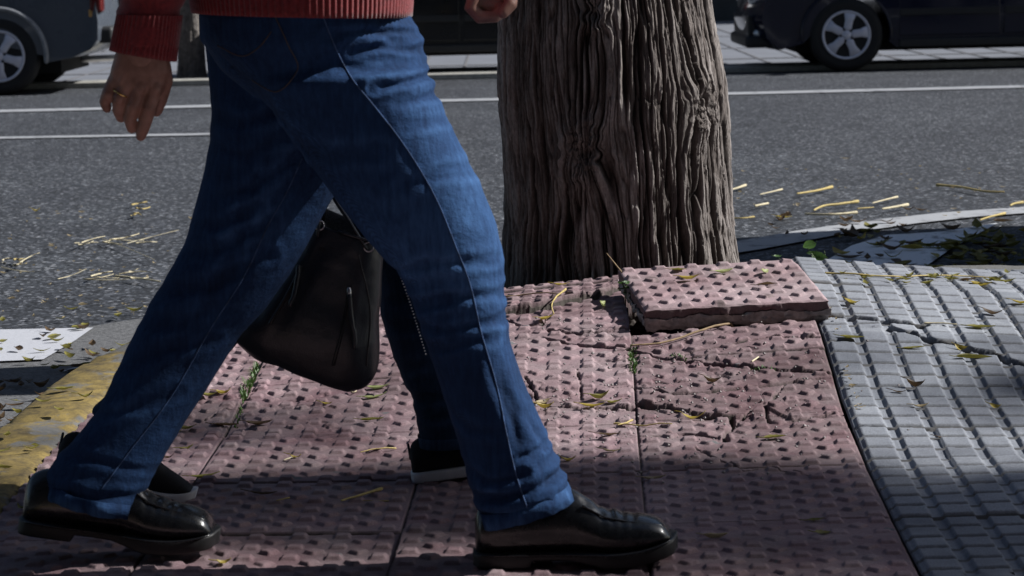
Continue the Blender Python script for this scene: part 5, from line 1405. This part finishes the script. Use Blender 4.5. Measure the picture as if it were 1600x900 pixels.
LV = [  # px, py, length px, heading, colour, label, options
    (1077, 440, 34, 10, "yellow", "curled yellow leaf in the middle of the loose tile", dict(tile=True, wr=.5, curl=.2)),
    (1132, 430, 34, 25, "pale", "pale green ribbed leaf on the loose tile right of the curled yellow one", dict(tile=True, wr=.5)),
    (1194, 429, 26, 65, "pale", "small pale upright leaf near the right end of the loose tile", dict(tile=True, tilt=35)),
    (1198, 449, 34, -8, "brown", "flat brown leaf near the front right of the loose tile", dict(tile=True, curl=.03)),
    (1060, 426, 26, 0, "olive", "small olive leaf behind the curled yellow leaf on the loose tile", dict(tile=True, curl=.05)),
    (940, 481, 32, 82, "pale", "pale green leaf standing against the step left of the loose tile", dict(tilt=40)),
    (853, 508, 30, 30, "yellow", "dry yellow leaf at the end of a curved stalk left of the tree's slab", dict(curl=.2)),
    (877, 452, 26, 5, "yellow", "narrow yellow leaf on the raised slab under the trunk", dict(wr=.3)),
    (938, 625, 34, 20, "olive", "cupped olive leaf in the leaf pair right of the man's calf", dict(curl=.3, fold=.9)),
    (925, 637, 40, -5, "yellow", "long yellow leaf lying under the cupped olive one", dict(curl=.12, wr=.3)),
    (960, 632, 26, 15, "olive", "small olive leaf at the right of the leaf pair", dict(curl=.2)),
    (848, 628, 30, 40, "tan", "tan leaf close to the man's front shin", dict(curl=.2, tilt=15)),
    (852, 640, 28, 8, "yellow", "yellow crumpled leaf below the tan leaf by the shin", dict(curl=.3, fold=1.0)),
    (1113, 599, 30, 0, "brown", "brown curled leaf on the cracked slab below the loose tile", dict(curl=.35, fold=.9)),
    (1084, 660, 40, -12, "yellow", "torn yellow leaf on the long crack in the pink paving", dict(curl=.3, wr=.3)),
    (1210, 691, 36, 4, "olive", "dark olive leaf by the right edge of the pink paving", dict(curl=.05)),
    (950, 687, 42, 5, "brown", "long brown leaf beside the straight joint", dict(curl=.1, wr=.25)),
    (955, 714, 30, 12, "tan", "thin tan leaf below the long brown leaf", dict(wr=.3)),
    (888, 722, 26, 10, "yellow", "yellow leaf right of the man's shin hem", dict(curl=.3)),
    (1022, 750, 40, 14, "tan", "tan leaf with raised edge near the man's toe", dict(curl=.15, wr=.35)),
    (1285, 838, 32, 28, "olive", "olive leaf in the shade at the lower right of the pink paving", dict(curl=.1, wr=.4, tilt=20)),
    (1275, 818, 28, 6, "olive", "dull olive leaf behind the one in the lower right shade", dict(curl=.1)),
    (1118, 846, 48, 28, "tan", "rolled tan leaf in front of the man's toe", dict(fold=1.4, wr=.22)),
    (581, 660, 40, 4, "olive", "long olive leaf right of the handbag on the pink paving", dict(curl=.08, wr=.3)),
    (592, 604, 36, 10, "pale", "pale leaf just below the handbag", dict(curl=.15, wr=.4)),
    (585, 618, 40, 20, "pale", "pale leaf on a long stalk below the handbag", dict(curl=.15, wr=.3)),
    (511, 633, 20, -25, "yellow", "small yellow leaf below the left of the handbag", dict(curl=.2)),
    (325, 625, 32, 12, "olive", "green-yellow leaf left of the mossy joint", dict(curl=.2)),
    (349, 619, 24, 0, "yellow", "yellow leaf touching the green-yellow one by the mossy joint", dict(curl=.3, fold=.9)),
    (287, 676, 44, -22, "olive", "olive leaf near the man's rear shin", dict(curl=.2, wr=.35)),
    (352, 668, 44, 0, "brown", "flat brown leaf across the mossy joint", dict(curl=.05, wr=.25)),
    (405, 670, 44, 2, "brown", "dark brown leaf right of the mossy joint", dict(curl=.15, wr=.35)),
    (270, 686, 26, 0, "yellow", "yellow crumpled leaf behind the rear shin", dict(curl=.3)),
    (292, 707, 26, 35, "olive", "small olive leaf above the sneaker toe", dict(curl=.2)),
    (320, 750, 50, 8, "olive", "long olive leaf in front of the sneaker toe", dict(curl=.1, wr=.22)),
    (262, 722, 22, 0, "brown", "brown leaf beside the sneaker laces", dict(curl=.3)),
    (410, 778, 48, 0, "brown", "long dark leaf in the shade between the walkers", dict(curl=.1, wr=.2)),
    (273, 831, 26, 25, "pale", "green-yellow leaf above the rear leather shoe's toe", dict(curl=.1)),
    (350, 885, 24, 20, "yellow", "yellow leaf at the toe of the rear leather shoe", dict(curl=.3, tilt=20)),
    (462, 723, 18, 0, "yellow", "tiny bright yellow leaf on the pink paving under the bag", dict(curl=.3)),
    (100, 622, 34, 20, "olive", "olive leaf on the edge of the yellow kerb", dict(curl=.1)),
    (135, 634, 26, 30, "olive", "olive leaf on the yellow kerb next to the man's rear leg", dict(curl=.3)),
    (1331, 473, 30, -45, "yellow", "yellow leaf at the back of the grey paving beside the loose tile", dict(curl=.2)),
    (1330, 535, 40, -12, "olive", "olive leaf near the left edge of the grey paving", dict(curl=.08, wr=.35)),
    (1428, 548, 36, 3, "olive", "flat olive leaf below the long crack in the grey paving", dict(curl=.05, wr=.25)),
    (1504, 550, 26, -50, "yellow", "yellow-green leaf standing in the long crack in the grey paving", dict(curl=.3, tilt=30)),
    (1533, 519, 46, -10, "olive", "large olive leaf on the upper right grey paving", dict(curl=.1, wr=.35)),
    (1430, 607, 30, -5, "brown", "dark cupped leaf in a groove of the grey paving", dict(curl=.4, fold=1.2)),
    (1520, 563, 60, 4, "olive", "long olive leaf roll on the grey paving", dict(fold=1.4, wr=.15, curl=.05)),
    (1557, 648, 22, -45, "yellow", "pointed yellow leaf in the groove at the right edge", dict(curl=.3, tilt=20)),
    (1480, 690, 34, 3, "brown", "dark brown leaf below the wide seam of the grey paving", dict(curl=.1, wr=.3)),
    (1440, 648, 26, 8, "tan", "small tan leaf above the wide seam of the grey paving", dict(curl=.2)),
    (1405, 617, 24, -20, "brown", "slim brown leaf right of the dark cupped leaf", dict(wr=.25)),
    (1550, 497, 34, -30, "brown", "brown leaf high on the right grey paving", dict(curl=.25)),
    (1290, 500, 26, -10, "brown", "rust brown leaf under the corner of the loose tile", dict(curl=.1)),
    (1533, 445, 34, -25, "yellow", "bright yellow leaf at the far edge of the grey paving", dict(curl=.2, wr=.5)),
    (1512, 440, 28, -8, "brown", "brown leaf left of the bright yellow one at the far paving edge", dict(curl=.1)),
    (1570, 442, 34, 10, "olive", "green leaf at the far right edge of the grey paving", dict(curl=.2)),
    (1595, 477, 30, 0, "yellow", "yellow leaf cut by the photo's right edge", dict(curl=.2)),
    (56, 330, 14, 20, "yellow", "single bright yellow leaf far out on the road at the left", dict(road=True, curl=.4, wr=.6)),
    (1224, 340, 28, 0, "yellow", "yellow leaf on the road right of the trunk", dict(road=True, curl=.1, wr=.3)),
    (1420, 328, 20, 0, "brown", "brown leaf on the road beside a pale stalk", dict(road=True, curl=.3)),
    (1440, 329, 20, 0, "brown", "dark leaf on the road in front of the white line", dict(road=True, curl=.2)),
    (1322, 248, 12, 5, "tan", "tiny pale leaf alone in the middle of the road", dict(road=True)),
]
for px, py, Lp_, an, kd, lb, op in LV: put_leaf(px, py, Lp_, an, kd, lb, **op)
def put_stem(pxs, rpx, mt, label, road=False, tile=False, lift=0.0, group="dry leaf stalks"):
    pts = []
    for k, (x, y) in enumerate(smoothpx(pxs) if len(pxs) > 2 else densify(pxs, 12)):
        if road: p = atZ(x, y, ROADZ + .014)
        elif tile: p = tile_point(x, y)
        else:
            p = ground(x, y); p.z = rest_z(p.x, p.y)
        pts.append(p)
    if not road and len(pts) > 3:
        z = np.array([p.z for p in pts]); k = min(9, len(z) | 1); zz = np.array([z[max(0, i - 4):i + 5].max() for i in range(len(z))]); ker = np.ones(5) / 5
        zz = np.convolve(np.pad(zz, 2, mode='edge'), ker, 'valid')
        for p, q in zip(pts, zz): p.z = q
    r = .8 * rpx * pts[0].y / FPX
    o = pts[len(pts) // 2].copy(); rad = [r * (1.25 if i < 2 else 1.0 - .35 * i / len(pts)) for i in range(len(pts))]
    mb = MB(); mb.tube([p - o + Vector((0, 0, r + lift * math.sin(math.pi * i / (len(pts) - 1)))) for i, p in enumerate(pts)], rad, 7)
    s = mb.build("dry_stalk", M[mt]); s.location = o
    return tag(s, label, "stalk", group)
SV = [
    ([(1300, 294), (1275, 300), (1243, 305)], 2.6, "straw", "thick yellow stalk lying apart on the road right of the trunk", True),
    ([(1340, 317), (1310, 321), (1283, 325), (1271, 331)], 2.8, "straw", "bent yellow stalk on the road right of the trunk", True),
    ([(1338, 334), (1300, 337), (1258, 336)], 2.6, "straw_pale", "straight pale stalk nearest the white line on the road", True),
    ([(1418, 322), (1395, 326), (1376, 329)], 2.8, "straw_pale", "short pale stalk with a brown end on the road", True),
    ([(1402, 309), (1385, 313), (1362, 319)], 1.8, "straw_pale", "thin pale stalk behind the short one on the road", True),
    ([(1464, 291), (1500, 294), (1540, 301), (1572, 302)], 2.4, "straw", "long mottled stalk at the upper right of the road", True),
    ([(1598, 318), (1580, 322), (1575, 326)], 2.6, "straw", "yellow stalk on the road cut by the right edge", True),
    ([(1165, 291), (1150, 296), (1138, 299)], 2.2, "straw_pale", "pale stalk on the road touching the trunk's right side", True),
    ([(1222, 297), (1205, 301), (1187, 305)], 1.6, "straw_pale", "faint thin stalk between trunk and thick yellow stalk", True),
    ([(1200, 319), (1180, 323)], 1.8, "straw_pale", "short faint stalk on the road close to the trunk", True),
    ([(1178, 340), (1160, 342), (1143, 342)], 1.6, "straw", "thin stalk in front of the trunk's shade on the road", True),
    ([(1340, 327), (1365, 325)], 1.3, "straw", "hair-thin stalk between two pale stalks on the road", True),
    ([(1570, 335), (1545, 341), (1530, 346)], 2.4, "straw", "stalk lying across the white line", True),
    ([(1160, 503), (1120, 516), (1075, 530), (1040, 540), (985, 548)], 2.6, "stem_dry", "long brown stalk sloping below the loose tile", False),
    ([(884, 465), (870, 480), (862, 492), (866, 503)], 2.0, "straw", "curved pale stalk on the cracked slab left of the loose tile", False),
    ([(960, 667), (1000, 670), (1050, 673)], 1.7, "straw", "straight stalk crossing the joint right of the man's leg", False),
    ([(988, 660), (975, 668), (962, 672)], 1.8, "straw", "short stalk crossed over the straight one", False),
    ([(596, 770), (565, 780), (533, 790)], 3.0, "straw", "bold yellow stalk in the shade between the two shoes", False),
    ([(607, 783), (585, 784), (565, 784)], 1.3, "straw", "thin stalk beside the bold yellow one", False),
    ([(618, 704), (590, 708), (560, 713)], 1.6, "straw", "thin yellow stalk right below the handbag", False),
    ([(458, 718), (445, 722), (440, 725)], 1.6, "straw_pale", "tiny pale stalk on the pink paving under the bag", False),
    ([(452, 783), (440, 786), (428, 789)], 1.5, "straw", "short yellow stalk in the shade between the walkers", False),
    ([(545, 610), (553, 614), (560, 606)], 1.4, "straw_pale", "short pale stalk touching the handbag's shade", False),
    ([(1290, 430), (1380, 434), (1480, 434), (1560, 440)], 1.8, "straw", "long yellow stalk along the far edge of the grey paving", False),
    ([(1445, 512), (1470, 513), (1498, 517)], 1.6, "straw_pale", "pale stalk along the crack of the grey paving", False),
    ([(790, 466), (830, 464), (876, 467)], 1.6, "stem_dry", "brown stalk across the slab at the foot of the trunk", False),
    ([(1185, 560), (1175, 572)], 1.4, "straw_pale", "splinter-like stalk on the slab below the loose tile", False),
]
for pxs, rp, mt, lb, rd in SV: put_stem(pxs, rp, mt, lb, road=rd)
# stalk sticking up beside the loose tile
mb = MB(); o = atY(985, 440, 5.98); mb.tube([atY(990, 452, 5.95) - o, atY(972, 426, 5.98) - o, atY(948, 396, 6.0) - o], [.003, .002, .0012], 6)
tag(mb.build("dry_stalk", M["stem_dry"]), "dry stalk sticking up in the gap left of the loose tile", "stalk", "dry leaf stalks").location = o
# straw tufts on the left road: each tuft is a little spray of joined stalks
def tuft(px, py, wpx, label, seed, n=7):
    g = random.Random(seed); mb = MB(); c = atZ(px, py, ROADZ + .013)
    main = []
    for k in range(n):
        a = g.gauss(.05, .16); x0 = g.gauss(-.22, .2) * wpx; L = g.uniform(.18, .75) * wpx * (.6 if k % 3 else 1); y0 = g.gauss(0, 3.5); cv = g.uniform(-9, 9)
        P_ = [atZ(px + x0 + L * t, py + y0 - L * t * a + cv * t * (1 - t), ROADZ + .014 + g.uniform(0, .010)) - c for t in np.linspace(0, 1, 7)]
        r_k = g.uniform(.0012, .0036); mb.tube(P_, [r_k * (1.2 - .6 * t) for t in np.linspace(0, 1, 7)], 6)
    o = mb.build("straw_spray", M["straw_pale" if seed % 2 else "straw"]); o.location = c; tag(o, label, "straw", "dry sprays on the road")
tuft(224, 331, 55, "small straw spray farthest out on the left road", 2, 4)
tuft(190, 380, 130, "wide straw spray in the middle of the left road", 1, 10)
tuft(182, 432, 130, "long straw spray on the left road close to the man's rear leg", 3, 9)
tuft(38, 412, 80, "straw spray on the road near the photo's left edge", 5, 5)
tuft(34, 404, 30, "short straw bit beside the left edge spray", 4, 3)
tuft(300, 500, 90, "straw strip in the gutter behind the man's shin", 7, 6)
# leaf litter, too many to count
def litter(name, poly, n, kinds, seed, zfn, lo=.03, hi=.06):
    g = random.Random(seed); mb = MB()
    (x0, y0, x1, y1) = poly
    for k in range(n):
        px, py = g.uniform(x0, x1), g.uniform(y0, y1); p = zfn(px, py)
        if p is None: continue
        L = g.uniform(lo, hi); V = leaf_geo(L, L * g.uniform(.25, .5), g.uniform(.03, .35), g.uniform(.1, .9), k, 6, 3)
        a = g.uniform(0, 6.28); ca, sa = math.cos(a), math.sin(a); tl = g.uniform(-.25, .35)
        q = [Vector((x * ca - y * sa, x * sa + y * ca, z + abs(y) * .2 + x * tl * .3)) + p for x, y, z in V.reshape(-1, 3)]
        mb.add(q, [(i * 3 + j, (i + 1) * 3 + j, (i + 1) * 3 + j + 1, i * 3 + j + 1) for i in range(5) for j in range(2)])
    o = mb.build(name, M["leaf_" + kinds]); tag(o, kind="stuff"); return o
onroad = lambda x, y: atZ(x, y, ROADZ + .014)
for (poly, n, kd, sd) in (((1310, 345, 1620, 428), 42, "brown", 1), ((1340, 350, 1640, 425), 34, "olive", 2), ((1150, 335, 1420, 375), 16, "brown", 3), ((1480, 372, 1640, 425), 60, "olive", 4), ((1300, 350, 1640, 426), 16, "yellow", 12), ((1140, 255, 1640, 345), 70, "tan", 13), ((0, 300, 300, 480), 60, "tan", 14), ((0, 460, 300, 500), 30, "tan", 15),
                          ((0, 480, 300, 580), 40, "olive", 5), ((-20, 590, 90, 680), 26, "brown", 6), ((-20, 500, 200, 660), 30, "brown", 8)):
    def zf(x, y):
        p = onroad(x, y)
        return p if not bool(inside_kerb(np.array([[p.x]]), np.array([[p.y]]), -.02)[0, 0]) else None
    litter("leaf_litter", poly, n, kd, sd, zf, *((.05, .10) if sd in (1, 2, 4, 12) else (.008, .03) if sd > 12 else (.03, .06)))
def zk(x, y):
    p = ground(x, y); p.z = rest_z(p.x, p.y) + .004; return p
litter("leaf_litter", (0, 640, 120, 840), 12, "olive", 9, zk, .02, .045)
litter("leaf_litter", (1300, 430, 1620, 445), 26, "olive", 10, zk, .02, .045)
litter("leaf_litter", (1290, 480, 1330, 660), 22, "tan", 11, lambda x, y: zk(1290 + (x - 1290) * .25 + (y - 480) * .24 + 5, y), .008, .022)
# crumbs and grit on the paving
def grit(n, seed):
    g = random.Random(seed); mb = MB()
    for k in range(n):
        px, py = g.uniform(790, 1290), g.uniform(500, 760)
        if g.random() < .5: px, py = 1000 + g.gauss(0, 160), 640 + g.gauss(0, 50)
        p = zk(px, py); r = g.uniform(.0012, .0042)
        mb.add([p + Vector((r * g.uniform(.6, 1.3) * a, r * g.uniform(.6, 1.3) * b, r * c * .8)) for a, b, c in ((1, 0, 0), (0, 1, 0), (-1, 0, 0), (0, -1, 0), (0, 0, 1), (0, 0, -1))], [(0, 1, 4), (1, 2, 4), (2, 3, 4), (3, 0, 4), (1, 0, 5), (2, 1, 5), (3, 2, 5), (0, 3, 5)])
    tag(mb.build("gravel", M["mortar"], smooth=False), kind="stuff")
grit(420, 3)
# moss and grass in the joints
def moss(pxs, n, seed, h=.012, spread=3):
    g = random.Random(seed); mb = MB(); P_ = densify(pxs, 1.5)
    for k in range(n):
        x, y = P_[g.randrange(len(P_))]; x += g.gauss(0, spread); p = zk(x, y) - Vector((0, 0, .004))
        a = g.uniform(0, 6.28); d = Vector((math.cos(a), math.sin(a), 0)); L = h * g.uniform(.5, 1.4); wv = d.cross(Vector((0, 0, 1))) * .0016
        t = p + Vector((0, 0, L)) + d * L * .7
        mb.add([p - wv, p + wv, p.lerp(t, .6) + wv * .8 + Vector((0, 0, L * .15)), t, p.lerp(t, .6) - wv * .8 + Vector((0, 0, L * .15))], [(0, 1, 2, 4), (4, 2, 3)])
    tag(mb.build("moss", M["moss"], smooth=False), kind="stuff")
moss([(987, 548), (991, 585)], 110, 1, .010); moss([(402, 572), (392, 595), (380, 622)], 160, 2, .014); moss([(1055, 558), (1068, 564)], 40, 3, .006, 8); moss([(1180, 578), (1215, 580)], 30, 4, .006, 5); moss([(380, 622), (368, 668)], 40, 5, .007, 2)
def weed(base, leaves, stems, label):
    root = empty("weed", base); tag(root, label, "weed")
    mb = MB()
    for pts, r in stems: mb.tube([Vector(p) - base for p in pts], r, 6)
    mb.build("stem", M["stem_green"], root)
    for p, L, rot, k in leaves:
        me = leaf_mesh("leaf", L, L * .62, .12, .35, k, stalk=.004); o = link("leaf", me, M["leaf_green"], root); o.location = Vector(p) - base; o.rotation_euler = tuple(R(a) for a in rot)
YW = 6.5
b = atY(1282, 432, YW); b.z -= .02
weed(b, [(atY(1263, 384, YW), .042, (60, 20, 140), 1), (atY(1281, 403, YW), .046, (50, 10, -35), 2), (atY(1267, 396, YW), .026, (40, 0, 200), 3), (atY(1215, 401, YW), .022, (20, 0, 10), 4), (atY(1275, 424, YW - .02), .04, (20, 5, -30), 5), (atY(1290, 425, YW), .03, (30, 10, 20), 6)],
     [([b, atY(1278, 410, YW), atY(1262, 388, YW)], .0014), ([b, atY(1274, 405, YW), atY(1281, 402, YW)], .0013), ([b, atY(1292, 412, YW), atY(1288, 392, YW)], .0008), ([b, atY(1240, 415, YW), atY(1213, 402, YW)], .0009)],
     "green weed with heart-shaped leaves behind the loose tile's right corner")
YW = 5.86
b = atY(977, 458, YW); b.z -= .04
weed(b, [(atY(970, 443, YW), .018, (30, 0, 150), 1), (atY(979, 442, YW), .018, (40, 0, 30), 2), (atY(982, 450, YW), .016, (20, 10, -20), 3), (atY(971, 452, YW), .018, (25, 0, 200), 4), (atY(976, 459, YW), .02, (20, 0, 80), 5)],
     [([b, atY(976, 450, YW), atY(972, 443, YW)], .001), ([b, atY(979, 444, YW)], .001)], "tiny bright green weed in the gap left of the loose tile")
